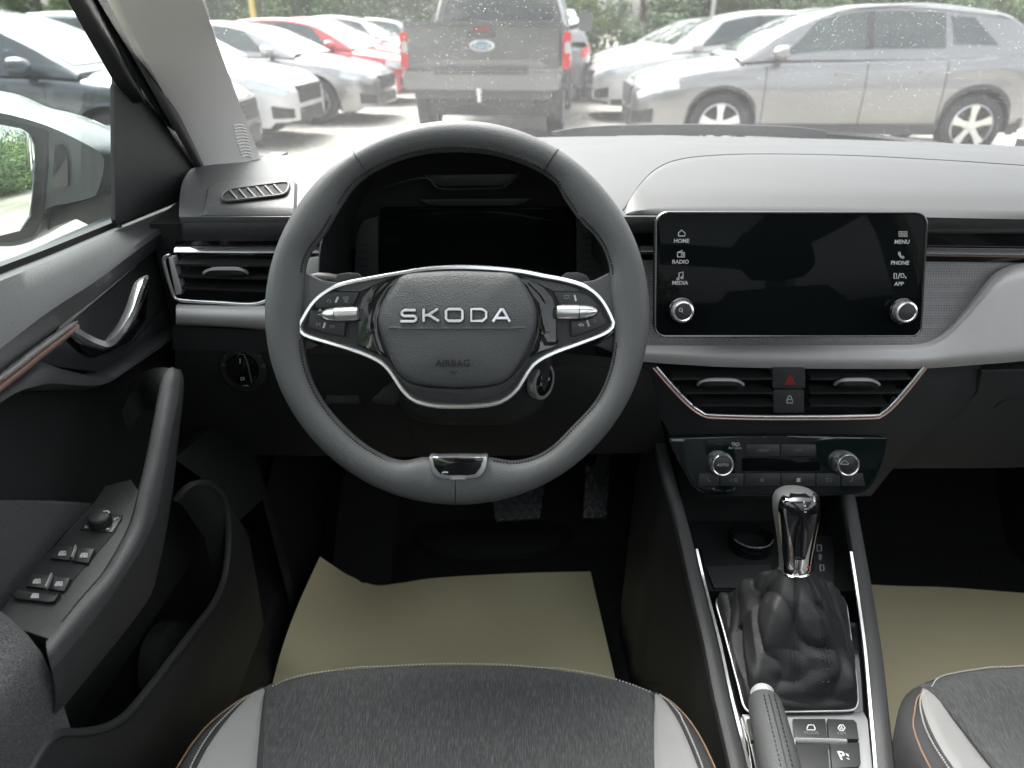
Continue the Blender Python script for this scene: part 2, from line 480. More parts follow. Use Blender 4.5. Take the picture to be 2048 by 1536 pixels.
# embossed airbag badge on the pillar: a stack of fine raised arcs
for k in range(11):
    y0 = 252 + k*6.2; hw = 13 - abs(k-4)*.55
    cx = 478 + k*1.55
    pts = []
    for q in range(5):
        px = cx - hw + 2*hw*q/4
        pts.append(PY(px, y0 - 3*math.sin(math.pi*q/4), 1.0))
    # lay the arc on the pillar skin
    res = []
    for q in range(5):
        px = cx - hw + 2*hw*q/4; py = y0 - 3*math.sin(math.pi*q/4)
        d = ray(px, py).normalized(); hit = pbv.ray_cast(CAM, d)
        if hit[0] is not None: res.append(hit[0] - d*.0004)
    if len(res) < 3: continue
    mb = MB(); mb.tube(res, .0011, 5); mb.build('embossed_rib', M_pillar, pil)
# right pillar, door, rear body: seen only in reflections and from a step aside, but they shape the light
def prism(name, quad, th, nrm, m, parent): return slab(name, quad, nrm, th, 0, m, parent, smooth=False)
rows = []
for k in range(12):
    t = k/11
    a = V(1.0-.13*t, 1.16-.60*t, 1.03+.43*t); b = a + V(-.055, .09-.02*t, .0)
    rows.append([a + V(.02,.0,0), a, (a+b)/2 + V(-.012,-.02,0), b, b + V(.0,.03,0)])
surf('far_pillar', rows, M_pillar, shell)
prism('far_door_panel', [V(1.0,1.12,1.03), V(1.0,-1.9,1.06), V(1.0,-1.9,.30), V(1.0,1.12,.30)], .06, V(-1,0,0), M_matte, shell)
prism('far_door_armrest', [V(.92,.62,.84), V(.92,-.1,.84), V(1.0,-.1,.84), V(1.0,.62,.84)], .07, V(0,0,1), M_dark, shell)
for sx, xb, xt in ((-1, -.44, -.33), (1, 1.0, .90)):
    s = -sx
    prism('centre_pillar', [V(xb,-.08,1.02), V(xb,-.24,1.02), V(xt,-.28,1.46), V(xt,-.16,1.46)], .04, V(s,0,.2), M_pillar, shell)
    prism('rear_pillar', [V(xb,-1.25,1.02), V(xb,-1.85,1.02), V(xt,-1.5,1.46), V(xt,-1.2,1.46)], .05, V(s,0,.2), M_pillar, shell)
prism('rear_body_side', [V(-.46,.12,1.05), V(-.46,-1.9,1.07), V(-.46,-1.9,.30), V(-.46,.12,.30)], .06, V(1,0,0), M_dark, shell)
prism('tailgate', [V(-.46,-1.9,1.12), V(1.0,-1.9,1.12), V(1.0,-1.9,.30), V(-.46,-1.9,.30)], .05, V(0,1,0), M_dark, shell)
prism('cantrail', [V(-.40,.52,1.455), V(-.36,-1.75,1.46), V(-.32,-1.75,1.50), V(-.34,.52,1.49)], .03, V(1,0,-.5), M_liner, shell)
prism('cantrail', [V(.97,.52,1.455), V(.94,-1.75,1.46), V(.89,-1.75,1.50), V(.91,.52,1.49)], .03, V(-1,0,-.5), M_liner, shell)
prism('kick_panel', [V(.985,.60,1.05), V(.985,1.48,1.05), V(.985,1.48,.30), V(.985,.60,.30)], .03, V(-1,0,0), M_matte, shell)
prism('kick_panel', [V(-.432,.90,1.03), V(-.432,1.45,1.03), V(-.432,1.45,.30), V(-.432,.90,.30)], .03, V(1,0,0), M_black, shell)
# rear bench, so the glossy panels have a cabin to reflect
bench = thing('rear_bench', 'dark cloth rear bench seat across the back of the cabin', 'rear seat', (XC, -1.2, .32))
mb = MB(); mb.box((XC,-1.0,.52), (.64,.26,.14)); mb.build('cushion', M_bolster, bench)
mb = MB(); mb.box((XC,-1.36,.86), (.64,.09,.30), (V(1,0,0), V(0,.97,-.22), V(0,.22,.97))); mb.build('backrest', M_bolster, bench)
# floor, toe board, firewall
prism('floor_pan', [V(-.45,1.05,.322), V(1.0,1.05,.322), V(1.0,-1.9,.322), V(-.45,-1.9,.322)], .05, V(0,0,1), M_carpet, shell)
rows = [[V(-.46 + 1.5*i/20, y, z) for i in range(21)] for y, z in ((1.02,.316),(1.15,.320),(1.22,.40),(1.32,.56),(1.40,.72),(1.44,1.0))]
surf('toe_board', rows, M_carpet, shell)
surf('firewall', [[V(-.5,1.46,.25), V(1.06,1.46,.25)], [V(-.5,1.46,1.02), V(1.06,1.46,1.02)]], M_matte, shell, th=.01, n=(0,-1,0))
rows = [[V(-.425 + .02*k, y, z) for k in range(3)] for y, z in ((.30,.46),(.6,.44),(.9,.43),(1.10,.47),(1.22,.60))]
surf('sill_trim', [[V(-.47,.2,.30),V(-.47,.9,.30),V(-.47,1.25,.30)],[V(-.385,.2,.30),V(-.37,.9,.32),V(-.37,1.25,.34)],[V(-.385,.2,.40),V(-.385,.9,.42),V(-.38,1.25,.50)],[V(-.44,.2,.42),V(-.43,.9,.45),V(-.40,1.25,.70)]], M_black, shell)
surf('footrest', [[V(-.33,1.02,.34),V(-.22,1.02,.34)],[V(-.33,1.10,.40),V(-.22,1.10,.40)],[V(-.32,1.20,.52),V(-.22,1.20,.52)]], M_carpet, shell, th=.03, n=(0,-1,.8))
mb = MB()
for k in range(14):
    a = 2*math.pi*k/14
mb.loft([[V(-.04 + (.17*s_)*math.cos(a_), 1.19 + (.10*s_)*math.sin(a_), z_) for a_ in [2*math.pi*q/28 for q in range(28)]] for s_, z_ in ((1.0,.330),(.97,.342),(.80,.352),(.45,.358))])
mb.build('heel_pad', M_matte, shell)

# ================================================================== dashboard
dash = thing('dashboard', 'dark grey dashboard with touchscreen, pale trim strip and chrome-edged air vents', 'dashboard', (XC, 1.0, .62))
# hidden mass that carries everything
NX = 96
def in_hood(x): return -.212 < x < .118
core = [(.845,1.04),(.845,.86),(.875,.78),(.92,.71),(1.05,.66),(1.30,.64),(1.43,.80),(1.45,1.0),(1.30,1.045),(.95,1.05)]
mb = MB(); mb.loft([[V(-.425 + 1.44*i/NX, max(y, .94) if in_hood(-.425 + 1.44*i/NX) and z > .8 else y, z) for y, z in core] for i in range(NX+1)]); mb.build('core', M_matte, dash)
# padded top
rows = []
xs = [-.43 + 1.47*i/140 for i in range(141)]
def ystart(x):
    k = min(max(min((.082 - x)/.012, (x + .211)/.012), 0), 1)
    return .8015 + .16*k*k*(3-2*k)
under = [(.835,1.030),(.812,1.038),(.803,1.0455),(.8005,1.053)]
def XE(x, y):
    if x > -.25: return x
    xl = interp([(.80,-.368),(.90,-.402),(1.0,-.43)], y)
    return -.25 + (x + .25)*((-.25 - xl)/.18)
for y, z in under: rows.append([V(XE(x, y), y + ystart(x) - .8015, z + PADH(x, ystart(x)) - 1.06) for x in xs])
for j in range(24):
    t = (j/23)**1.25
    row = []
    for x in xs:
        y = ystart(x) + (sinterp(YF, x) - ystart(x))*t
        x_ = XE(x, y); row.append(V(x_, y, PADH(x_, y) - (.0016 if j == 0 else 0)))
    rows.append(row)
rows.append([V(x, sinterp(YF, x) + .012, PADH(x, sinterp(YF, x)) - .03) for x in xs])
pad = surf('padded_top', rows, M_dash, dash)
# raised brow over the centre and passenger side, its seam showing as a line
top_edge = [(1252,412),(1264,392),(1286,362),(1312,338),(1350,321),(1410,312),(1520,308),(1700,311),(1880,320),(2048,331),(2250,345)]
low_edge = [(1252,428),(1300,428),(1350,429),(1450,430),(1550,431),(1650,432),(1750,433),(1850,434),(1950,436),(2048,438),(2250,441)]
patch('brow_pad', low_edge, top_edge, PADMAP, M_dash, dash, n=70, m=18, off=.0030, nrm=(0,-.25,1), edge=.07)
def seam(name, px, mapper, r, m, parent, n=40, lift=V(0,0,0), closed=False):
    pts = crv([mapper(a, b) + lift for a, b in px], n, closed)
    mb = MB(); mb.tube(pts, r, 5, closed); return mb.build(name, m, parent)
seam('brow_seam', [(1246,420)] + top_edge, PADMAP, .0009, M_matte, dash, 70, V(0,0,-.0002))
# defroster panel along the glass
patch('defroster_panel', [(1235,276),(1330,283),(1400,297),(1500,300),(1640,301),(1690,300),(1730,292)], [(1235,271),(1330,271),(1400,272),(1500,274),(1640,278),(1690,281),(1730,285)], PADMAP, M_dash, dash, n=30, m=5, off=.0012, edge=.3)
# end panel with the demister outlet
endp = patch('end_panel', [(404,429),(440,429),(500,429),(560,429),(594,429)], [(414,377),(440,368),(500,360),(560,356),(596,368)], PADMAP, M_dash, dash, n=30, m=14, off=.004, edge=.1)
dv = [(446,404),(462,391),(500,385),(545,379),(570,376),(579,380),(574,396),(560,402),(510,408),(470,413),(450,413)]
dvr = [PADMAP(*p) + V(0,0,.006) for p in dv]
slab('demister_hole', crv(dvr, 30, True), (0,-.1,1), .002, 0, M_matte, endp)
mb = MB(); mb.tube(crv([p + V(0,0,.0005) for p in dvr], 36, True), .0016, 6, True); mb.build('demister_rim', M_dash, endp)
for k in range(6):
    x0 = 462 + k*17.5
    a = PADMAP(x0, 394 - k*2.3) + V(0,0,.0065); b = PADMAP(x0+16, 410 - k*2.6) + V(0,0,.0045)
    mb = MB(); mb.sweep([a, b], RECT(.0011, .002), V(0,0,1)); mb.build('demister_fin', M_dash, endp)
# front lip of the end panel reads dark: a separate lower fascia piece
def band(name, A, B, yA, yB, m, parent, n=24, mrows=6, bulge=0.0):
    A = crv([PY(p[0], p[1], yA) for p in A], n); B = crv([PY(p[0], p[1], yB) for p in B], n)
    rows = []
    for j in range(mrows):
        t = j/(mrows-1)
        rows.append([a.lerp(b, t) + V(0,-1,.15)*bulge*math.sin(math.pi*t)**.7 for a, b in zip(A, B)])
    return surf(name, rows, m, parent)
band('end_lip', [(369,442),(420,441),(500,440),(600,438)], [(366,480),(420,482),(500,482),(600,480)], .8015, .806, M_dark, dash, bulge=.003)
# gloss black band with the chrome line
band('gloss_band', [(352,482),(500,482),(660,482)], [(345,512),(500,512),(660,512)], .818, .818, M_piano, dash)
band('gloss_band', [(1225,428),(1600,430),(2250,440)], [(1225,520),(1600,520),(2250,528)], .826, .826, M_piano, dash)
def bar(name, pts, hx, hz, m, parent, up=V(0,0,1), n=20):
    mb = MB(); mb.sweep(crv(pts, n), [(-hx,-hz),(hx,-hz),(hx,-hz*.6),(hx*.35,hz*.35),(-hx*.5,hz),(-hx,hz)], up)
    return mb.build(name, m, parent)
bar('chrome_line', [PY(350,499,.812), PY(500,500,.812), PY(648,500,.812)], .004, .0028, M_chrome, dash)
bar('chrome_line', [PY(1280,498,.818), PY(1600,499,.818), PY(2250,507,.818)], .004, .0028, M_chrome, dash)
bar('copper_line', [PY(1280,505,.820), PY(1600,506,.820), PY(2250,514,.820)], .003, .0010, M_copper, dash)
# honeycomb panel behind the screen
band('honeycomb_panel', [(1270,515),(1600,515),(2120,520)], [(1270,692),(1600,692),(2120,690)], .828, .806, M_honey, dash, 40, 12)
# pale decor: strip under the screen rising to the passenger side
lo = [(1268,722),(1330,727),(1450,734),(1600,737),(1750,738),(1850,737),(1950,730),(2048,722),(2250,700)]
hi = [(1268,684),(1330,684),(1450,684),(1600,684),(1750,684),(1850,682),(1925,640),(2010,541),(2250,498)]
dec = []
A = crv([(a, b, 0) for a, b in lo], 90); 
hi_c = [(1268,685,0),(1500,685,0),(1780,684,0),(1850,681,0),(1885,668,0),(1912,645,0),(1945,607,0),(1980,564,0),(2000,546,0),(2022,536,0),(2048,530,0),(2250,500,0)]
B = crv(hi_c, 90)
rows = []
for j in range(26):
    t = (1 - math.cos(math.pi*j/25))/2; row = []
    for a, b in zip(A, B):
        p = a.lerp(b, t)
        dpx = min(t, 1-t)*(a - b).length
        y = .800 + .014*t - .015*math.sin(min(1, dpx/24)*math.pi/2)
        row.append(PY(p.x, p.y, y))
    rows.append(row)
surf('pale_trim', rows, M_decor, dash, th=.006, n=(0,-1,0))
lo = [(352,650),(400,652),(480,656),(560,664),(640,674)]; hi_ = [(352,611),(400,612),(480,613),(560,612),(640,610)]
A = crv([(a, b, 0) for a, b in lo], 30); B = crv([(a, b, 0) for a, b in hi_], 30)
rows = [[PY(*(a.lerp(b, t).xy), .800 - .016*math.sin(math.pi*t)**.5) for a, b in zip(A, B)] for t in [j/9 for j in range(10)]]
surf('pale_trim', rows, M_decor, dash, th=.006, n=(0,-1,0))

# ---- air vents
def vent(name, outline, yface, trim_px, trim_m, slats, handle, parent_y=.03, copper=None):
    o3 = [PY(a, b, yface + parent_y) for a, b in outline]
    v = slab(name, o3, (0,-1,0), .004, 0, M_matte, dash)
    if trim_px:
        mb = MB(); mb.tube(crv([PY(a, b, yface - .004) for a, b in trim_px], 60), .0022, 10); mb.build('chrome_trim', trim_m, v)
        if copper:
            mb = MB(); mb.tube(crv([PY(a, b, yface - .0045) for a, b in copper], 44), .0011, 6); mb.build('copper_trim', M_copper, v)
    for (x0, x1, ya, yb) in slats:
        a = PY(x0, ya, yface + .006); b = PY(x1, yb, yface + .006)
        mb = MB(); mb.sweep([a, b], [(-.013,-.0013),(.0,-.002),(.013,-.0012),(.013,.0012),(.0,.002),(-.013,.0013)], V(0,-.10,1)); mb.build('slat', M_switch, v)
    if handle:
        for (x0, x1, y0, y1) in handle:
            mb = MB()
            rings = []
            for t in range(13):
                q = t/12; px = x0 + (x1-x0)*q
                dz = 1 - (abs(2*q-1)**5)
                top = PY(px, y0 + (y1-y0)*(1-dz)*.8, yface - .012*dz - .002); bot = PY(px, y1 + 12, yface + .004)
                mid = PY(px, y1, yface - .013*dz - .001)
                back = top + V(0,.014,0)
                rings.append([top, mid, bot, back])
            mb.loft(rings); mb.build('vent_tab', M_switch, v)
            pts = [PY(x0 + (x1-x0)*q, (y0+1) + (y1-y0)*(1-(1-abs(2*q-1)**5))*.8, yface - .0125*(1-abs(2*q-1)**5) - .002) for q in [t/16 for t in range(17)]]
            mb = MB(); mb.sweep(pts, RECT(.0018, .0014), V(0,0,1)); mb.build('chrome_tip', M_letter, v)
    return v
lv = vent('air_vent', [(330,508),(560,508),(560,585),(545,598),(500,604),(375,598),(352,590)], .806,
     [(340,510),(330,514),(328,524),(336,556),(347,590),(356,599),(380,602),(440,605),(500,608),(530,602),(548,588),(562,578)], M_chrome,
     [(362,556,521,523),(366,556,544,549),(372,556,568,574)], [(408,494,536,548)])
band_px = [(338,514),(352,512),(363,590),(350,590)]
slab('chrome_cheek', [PY(a, b, .802) for a, b in ((336,516),(345,516),(364,580),(362,589),(351,590))], (0,-1,0), .012, .0015, M_letter, lv)
cv = vent('air_vent', [(1318,733),(1842,733),(1810,770),(1770,812),(1745,828),(1420,828),(1395,815),(1355,775)], .80,
     [(1312,734),(1345,772),(1378,806),(1402,824),(1425,830),(1560,833),(1745,831),(1765,825),(1785,808),(1815,774),(1848,734)], M_chrome,
     [(1340,1541,747,747),(1362,1541,775,775),(1384,1541,800,800),(1614,1812,747,747),(1614,1790,775,775),(1614,1768,800,801)],
     [(1396,1486,758,771),(1670,1758,758,771)],
     copper=[(1306,736),(1340,775),(1374,810),(1400,829),(1425,836),(1560,839),(1745,837),(1769,830),(1790,812),(1820,778),(1853,736)])
def rrect(x0, x1, y0, y1, r=6, k=3):
    out = []
    for cx, cy, a0 in ((x1-r, y0+r, -90), (x1-r, y1-r, 0), (x0+r, y1-r, 90), (x0+r, y0+r, 180)):
        for i in range(k+1):
            a = R(a0 + 90*i/k); out.append((cx + r*math.cos(a), cy + r*math.sin(a)))
    return out
for y0, y1, x0, x1 in ((737,777,1545,1611),(780,826,1547,1609)):
    b = slab('centre_button', [PY(a, c, .795) for a, c in rrect(x0, x1, y0, y1, 4)], (0,-1,0), .03, .0012, M_dark, cv)
def strokes(name, lines, mapper, r, m, parent, up=V(0,-1,0)):
    mb = MB()
    for l in lines: mb.sweep([mapper(a, b) for a, b in l], RECT(r, .0003), up)
    return mb.build(name, m, parent, smooth=False)
pv = lambda a, b: PY(a, b, .7946)
strokes('hazard_triangle', [[(1580,751),(1570,768),(1590,768),(1580,751)],[(1580,758),(1576,765),(1584,765),(1580,758)]], pv, .0006, M_red, cv)
strokes('padlock_symbol', [[(1574,799),(1585,799),(1585,806),(1574,806),(1574,799)],[(1576,798),(1576,794),(1579,791),(1582,793),(1583,797)]], pv, .0006, M_print, cv)
# ---- lower fascia, glovebox, knee panel
def poly(name, px, y, m, th=.02, bev=.003, parent=dash, n=None, smooth_pts=0):
    p3 = [PY(a, b, y(a, b) if callable(y) else y) for a, b in px]
    if smooth_pts: p3 = crv(p3, smooth_pts, True)
    return slab(name, p3, n or (0,-1,.1), th, bev, m, parent)
def frontY(a, b): return .812 + max(0, (b-735))*.00010
rowsF = []
Lf = [(1262,728),(1282,770),(1305,815),(1330,850),(1342,880),(1352,930),(1365,1000)]
Rf = [(1962,728),(1958,765),(1942,800),(1905,840),(1850,882),(1798,924),(1742,992)]
LA = crv([(a, b, 0) for a, b in Lf], 16); RA = crv([(a, b, 0) for a, b in Rf], 16)
for a, b in zip(LA, RA):
    row = []
    for i in range(26):
        p = a.lerp(b, i/25); row.append(PY(p.x, p.y, .806 + max(0, p.y-735)*.0001 + .02*(abs(2*i/25-1)**4)))
    rowsF.append(row)
# leave the vent opening free: only the rows and columns outside it
mb = MB()
va = [(1318,733),(1420,834),(1745,834),(1845,733)]
def invent(p):
    x, y = p
    if y > 836 or y < 700: return False
    t = (y-733)/101
    return 1312 + 105*t < x < 1850 - 100*t
pxg = [[(LA[j].lerp(RA[j], i/60)).xy for i in range(61)] for j in range(16)]
pxg = []
for j in range(40):
    a = LA[0].lerp(LA[0], 0)
    t = j/39*15; k = min(int(t), 14); f_ = t-k
    a = LA[k].lerp(LA[k+1], f_); b = RA[k].lerp(RA[k+1], f_)
    pxg.append([a.lerp(b, i/70).xy for i in range(71)])
vs = [PY(p[0], p[1], .806 + max(0, p[1]-735)*.0001 + .02*(abs(2*i/70-1)**4)) for r_ in pxg for i, p in enumerate(r_)]
fs = []
for j in range(39):
    for i in range(70):
        c = [pxg[j][i], pxg[j][i+1], pxg[j+1][i+1], pxg[j+1][i]]
        if sum(invent(q) for q in c) >= 3: continue
        fs.append((j*71+i, j*71+i+1, (j+1)*71+i+1, (j+1)*71+i))
mk('centre_fascia', vs, fs, M_dark, dash)
gl = poly('glovebox_lid', [(1964,742),(2060,738),(2300,726),(2300,930),(2000,936),(1768,938),(1800,915),(1868,868),(1925,818),(1955,785)], lambda a, b: .815 + (b-735)*.00025, M_dark, .03, .003)
seam('lid_line', [(1990,815),(2005,803),(2040,797),(2120,795)], lambda a, b: PY(a, b, .8125 + (b-735)*.00025), .0010, M_matte, gl, 14)
kp = band('knee_panel', [(345,652),(640,668),(960,690),(1270,720)], [(345,698),(640,708),(960,720),(1290,740)], .806, .812, M_dark, dash, 40, 5)
rows = []
for j in range(12):
    t = j/11
    A = [(350,698),(640,706),(960,718),(1300,742)]; B = [(352,905),(640,912),(960,912),(1335,905)]
    a_ = crv([(p[0], p[1], 0) for p in A], 40); b_ = crv([(p[0], p[1], 0) for p in B], 40)
    rows.append([PY(*(p.lerp(q, t).xy), .815 + .05*t*t) for p, q in zip(a_, b_)])
rows.append([p + V(0,.05,-.012) for p in rows[-1]])
lower = surf('lower_panel', rows, M_black, dash)
seam('panel_joint', [(817,848),(823,870),(832,905)], lambda a, b: PY(a, b, .8135 + .05*((b-705)/203)**2), .0010, M_matte, lower, 8)
poly('card_slot', [(652,793),(716,793),(720,808),(650,808)], .820, M_dark, .006, .001, dash)
# light switch
lsw = MB(); c0 = PY(487, 737, .812); ax = V(0,-1,.12).normalized()
lsw.lathe(c0, ax, [(.029,-.01),(.029,.002),(.0275,.0035),(.021,.0038),(.020,.001),(.0,.001)], 40)
lsd = lsw.build('light_switch', M_switch, dash)
mb = MB(); mb.lathe(c0 + ax*.001, ax, [(.0195,0),(.0195,.005),(.018,.007),(.0,.0072)], 32); mb.build('dial', M_piano, lsd)
LSM = lambda a, b: PP(a, b, c0 + ax*.010, ax)
slab('dial_grip', [LSM(a, b) for a, b in ((473,712),(480,707),(488,708),(494,722),(505,766),(500,772),(488,771),(483,760))], ax, .006, .001, M_piano, lsd)
strokes('grip_edge', [[(474,713),(480,708),(488,709),(495,724),(504,765)],[(484,771),(499,772)]], lambda a, b: PP(a, b, c0 + ax*.0108, ax), .0005, M_chrome, lsd)
LSP = lambda a, b: PP(a, b, c0 + ax*.0045, ax)
for l_ in ([(448,711),(450,714),(446,714)],[(445,728),(450,727),(450,732),(445,732),(445,728)],[(524,730),(529,729),(530,734),(526,734),(524,730)],[(517,713),(523,711)]):
    strokes('dial_mark', [l_], LSP, .0005, M_printd, lsd)
for l_ in ([(480,717),(480,727)],[(482,755),(488,755),(488,760),(482,760),(482,755)]):
    strokes('dial_mark', [l_], lambda a, b: PP(a, b, c0 + ax*.0108, ax), .0004, M_print, lsd)

# ---- instrument binnacle and cluster
archpx = [(638,560),(641,500),(652,462),(684,402),(728,348),(785,305),(850,283),(915,277),(985,283),(1050,305),(1103,348),(1145,402),(1185,455),(1214,490),(1226,530),(1226,566)]
n_ = 60
front = crv([PY(a, b, .778) for a, b in archpx], n_)
cen = PY(925, 520, .78)
rows = []
for s_, dy, zoff in ((1.0,0,0),(1.012,.004,.002),(1.02,.02,.003),(1.02,.12,-.022),(1.03,.24,-.07)):
    rows.append([V(cen.x + (p.x-cen.x)*s_, p.y + dy, max(cen.z + (p.z-cen.z)*s_ + zoff, .93)) for p in front])
rows2 = []
for s_, dy in ((.985,.003),(.965,.02),(.93,.10),(.90,.145)):
    rows2.append([V(cen.x + (p.x-cen.x)*s_, p.y + dy, cen.z + (p.z-cen.z)*s_) for p in front])
surf('binnacle_hood', rows, M_dash, dash)
surf('binnacle_liner', [rows[0]] + rows2, M_matte, dash)
clus = slab('instrument_cluster', [V(cen.x + (p.x-cen.x)*.935, p.y + .12, cen.z + (p.z-cen.z)*.935) for p in front], (0,-1,.2), .004, 0, M_matte, dash)
cY = .889
slab('cluster_display', [PY(a, b, cY) for a, b in rrect(762, 1148, 416, 562, 5)], (0,-1,0), .006, .001, M_screen, clus)
for x0, x1, sg in ((712,756,1),(1153,1218,-1)):
    sp = slab('side_grille', [PY(a, b, cY) for a, b in ((x0,470),(x0+14,440),(x1,432),(x1,560),(x0-4,560))] if sg > 0 else [PY(a, b, cY) for a, b in ((x0,432),(x1-26,440),(x1-8,468),(x1,560),(x0,560))], (0,-1,0), .005, .001, M_dark, clus)
    for k in range(6):
        yy = 476 + k*14
        mb = MB(); mb.tube([PY(x0 + (4 if sg > 0 else 10), yy, cY - .0012), PY(x1 - (22 if sg > 0 else 4), yy, cY - .0012)], .0007, 4); mb.build('grille_rib', M_switch, clus)
for pts, y in (([(850,350),(1040,347),(1020,365),(1005,372),(880,374),(865,366)], .85), ([(836,398),(1066,396),(1045,408),(1030,412),(868,412),(850,407)], .872)):
    slab('cluster_ledge', [PY(a, b, y) for a, b in pts], (0,-1,.3), .012, .002, M_switch, clus)
mb = MB(); mb.tube(crv([PY(a, b, .842) for a, b in ((735,400),(780,372),(850,356),(870,372),(890,378),(1000,376),(1018,366),(1040,354),(1085,366),(1120,392))], 40), .0012, 5); mb.build('hood_ridge', M_switch, clus)
# pale side flank of the binnacle, seen through the wheel
poly('pale_flank', [(608,520),(640,514),(646,552),(625,556),(606,552)], .80, M_decor, .02, .002)

# ---- touchscreen
SN = V(0,-math.cos(R(12)), math.sin(R(12))); SO = PY(1583, 550, .745)
SM = lambda a, b, h=0.0: PP(a, b, SO + SN*h, SN)
op = []
for (cx, cyy, a0, r_) in ((1829,449,-90,24),(1822,652,0,20),(1330,652,90,20),(1336,449,180,24)):
    for i in range(6):
        a = R(a0 + 90*i/5); op.append((cx + r_*math.cos(a), cyy + r_*math.sin(a)))
ts = slab('touchscreen', [SM(a, b) for a, b in op], SN, .014, .0018, M_screen, dash, seg=3)
mb = MB(); mb.tube([SM(a, b, -.0006) for a, b in op], .0014, 6, True); mb.build('screen_rim', M_darkchrome, ts)
mb = MB(); mb.box(SM(1583,552,-.016) + V(0,.05,-.004), (.10,.045,.04)); mb.build('screen_mount', M_matte, ts)
SP = lambda a, b: SM(a, b, .0003)
for s, x, y in (('HOME',1363,482),('RADIO',1361,524),('MEDIA',1360,566),('MENU',1804,484),('PHONE',1800,526),('APP',1798,568)):
    text('key_caption', s, .0058, SP(x, y), RT, V(0,.2,1), M_print, ts, .0001, bold=.00012)
strokes('home_symbol', [[(1357,472),(1357,466),(1363,460),(1370,466),(1370,472),(1357,472)]], SP, .0005, M_print, ts)
strokes('radio_symbol', [[(1355,514),(1355,505),(1369,505),(1369,514),(1355,514)],[(1356,505),(1365,501)],[(1363,507),(1367,507),(1367,512),(1363,512),(1363,507)]], SP, .0005, M_print, ts)
strokes('music_symbol', [[(1358,555),(1358,546),(1366,544),(1366,553)],[(1354,556),(1358,556),(1358,559),(1354,559),(1354,556)],[(1362,554),(1366,554),(1366,557),(1362,557),(1362,554)]], SP, .0005, M_print, ts)
strokes('menu_symbol', [[(x, y), (x+4, y), (x+4, y+4), (x, y+4), (x, y)] for x in (1798,1804,1810) for y in (463,469)], SP, .0003, M_print, ts)
strokes('phone_symbol', [[(1797,505),(1799,504),(1801,508),(1800,510),(1804,514),(1806,512),(1808,515),(1806,517),(1801,514),(1797,508),(1797,505)]], SP, .0005, M_print, ts)
strokes('link_symbol', [[(1788,547),(1793,547),(1793,557),(1788,557),(1788,547)],[(1796,558),(1800,546)],[(1802,549),(1806,547),(1808,550),(1808,555),(1802,555),(1802,549)],[(1811,553),(1812,557)]], SP, .0004, M_print, ts)
for x, y in ((1361,620),(1801,621)):
    o_ = SM(x, y)
    mb = MB(); mb.lathe(o_, SN, [(.0138,-.001),(.0138,.004),(.0128,.005),(.0118,.005)], 36); mb.build('knob_collar', M_piano, ts)
    mb = MB(); mb.lathe(o_, SN, [(.0118,.003),(.0118,.012),(.0112,.0135),(.0095,.0140),(.0088,.0132)], 36); mb.build('knob_ring', M_chrome, ts)
    mb = MB(); mb.lathe(o_, SN, [(.0092,.004),(.0092,.0128),(.008,.0131),(.0,.0131)], 36); mb.build('knob_cap', M_switch, ts)
strokes('power_symbol', [[(1359,618),(1361,616),(1364,617),(1365,620),(1364,623),(1360,623),(1358,621),(1359,618)],[(1362,621),(1366,625)]], lambda a, b: SM(a, b, .0134) + (SM(1361,620) - SM(1361,620)), .0004, M_print, ts)

# ---- climate panel
CN = V(0,-math.cos(R(20)), math.sin(R(20))); CO = PY(1555, 930, .778)
CM = lambda a, b, h=0.0: PP(a, b, CO + CN*h, CN)
cpx = [(1338,876),(1450,873),(1555,872),(1660,873),(1774,876),(1768,908),(1754,950),(1738,974),(1712,986),(1650,989),(1555,990),(1470,989),(1412,985),(1388,972),(1368,938),(1350,905)]
cl = slab('climate_panel', [CM(a, b) for a, b in cpx], CN, .02, .002, M_clim, dash, seg=3)
seam('panel_edge', cpx[4:] + [cpx[0]], lambda a, b: CM(a, b, -.002), .0014, M_piano, cl, 50)
for x0, x1, s in ((1492,1560,'MENU'),(1562,1632,'OFF')):
    slab('button', [CM(a, b, .0012) for a, b in rrect(x0, x1, 889, 912, 3)], CN, .004, .0005, M_switch, cl)
    text('button_caption', s, .0052, CM((x0+x1)/2, 901, .0014), RT, V(0,.3,1), M_printd, cl, .0001)
slab('display', [CM(a, b, .0006) for a, b in rrect(1484,1640,916,942,3)], CN, .002, .0003, M_screen, cl)
bx_ = [1396,1440,1488,1562,1632,1682,1730]
for k, (x0, x1) in enumerate(zip(bx_, bx_[1:])):
    sl_ = 8 if k == 0 else 0; sr_ = 8 if k == 5 else 0
    slab('button', [CM(a, b, .0014) for a, b in ((x0+1+sl_*.4,947),(x1-1-sr_*.4,947),(x1-1+sr_*.2,972),(x0+1-sl_*.2,972))], CN, .004, .0004, M_switch, cl)
CP = lambda a, b: CM(a, b, .0018)
strokes('seat_symbol', [[(1415,955),(1417,962),(1422,963)]], CP, .0007, M_printd, cl)
strokes('defrost_symbol', [[(1458,961),(1466,959)],[(1469,957),(1474,957),(1474,963),(1469,963),(1469,957)]], CP, .0006, M_printd, cl)
for cx in (1524,1597):
    strokes('fan_symbol', [[(cx-4,957),(cx+4,963)],[(cx+4,957),(cx-4,963)],[(cx,956),(cx,964)]], CP, .0007 if cx > 1550 else .0005, M_print if cx > 1550 else M_printd, cl)
strokes('rear_screen_symbol', [[(1653,957),(1663,957),(1663,963),(1653,963),(1653,957)]], CP, .0005, M_printd, cl)
strokes('seat_symbol', [[(1705,955),(1704,962),(1698,963)]], CP, .0007, M_printd, cl)
text('air_caption', 'Air Care', .0046, CM(1470,896,.0004), RT, V(0,.3,1), M_print, cl, .0001)
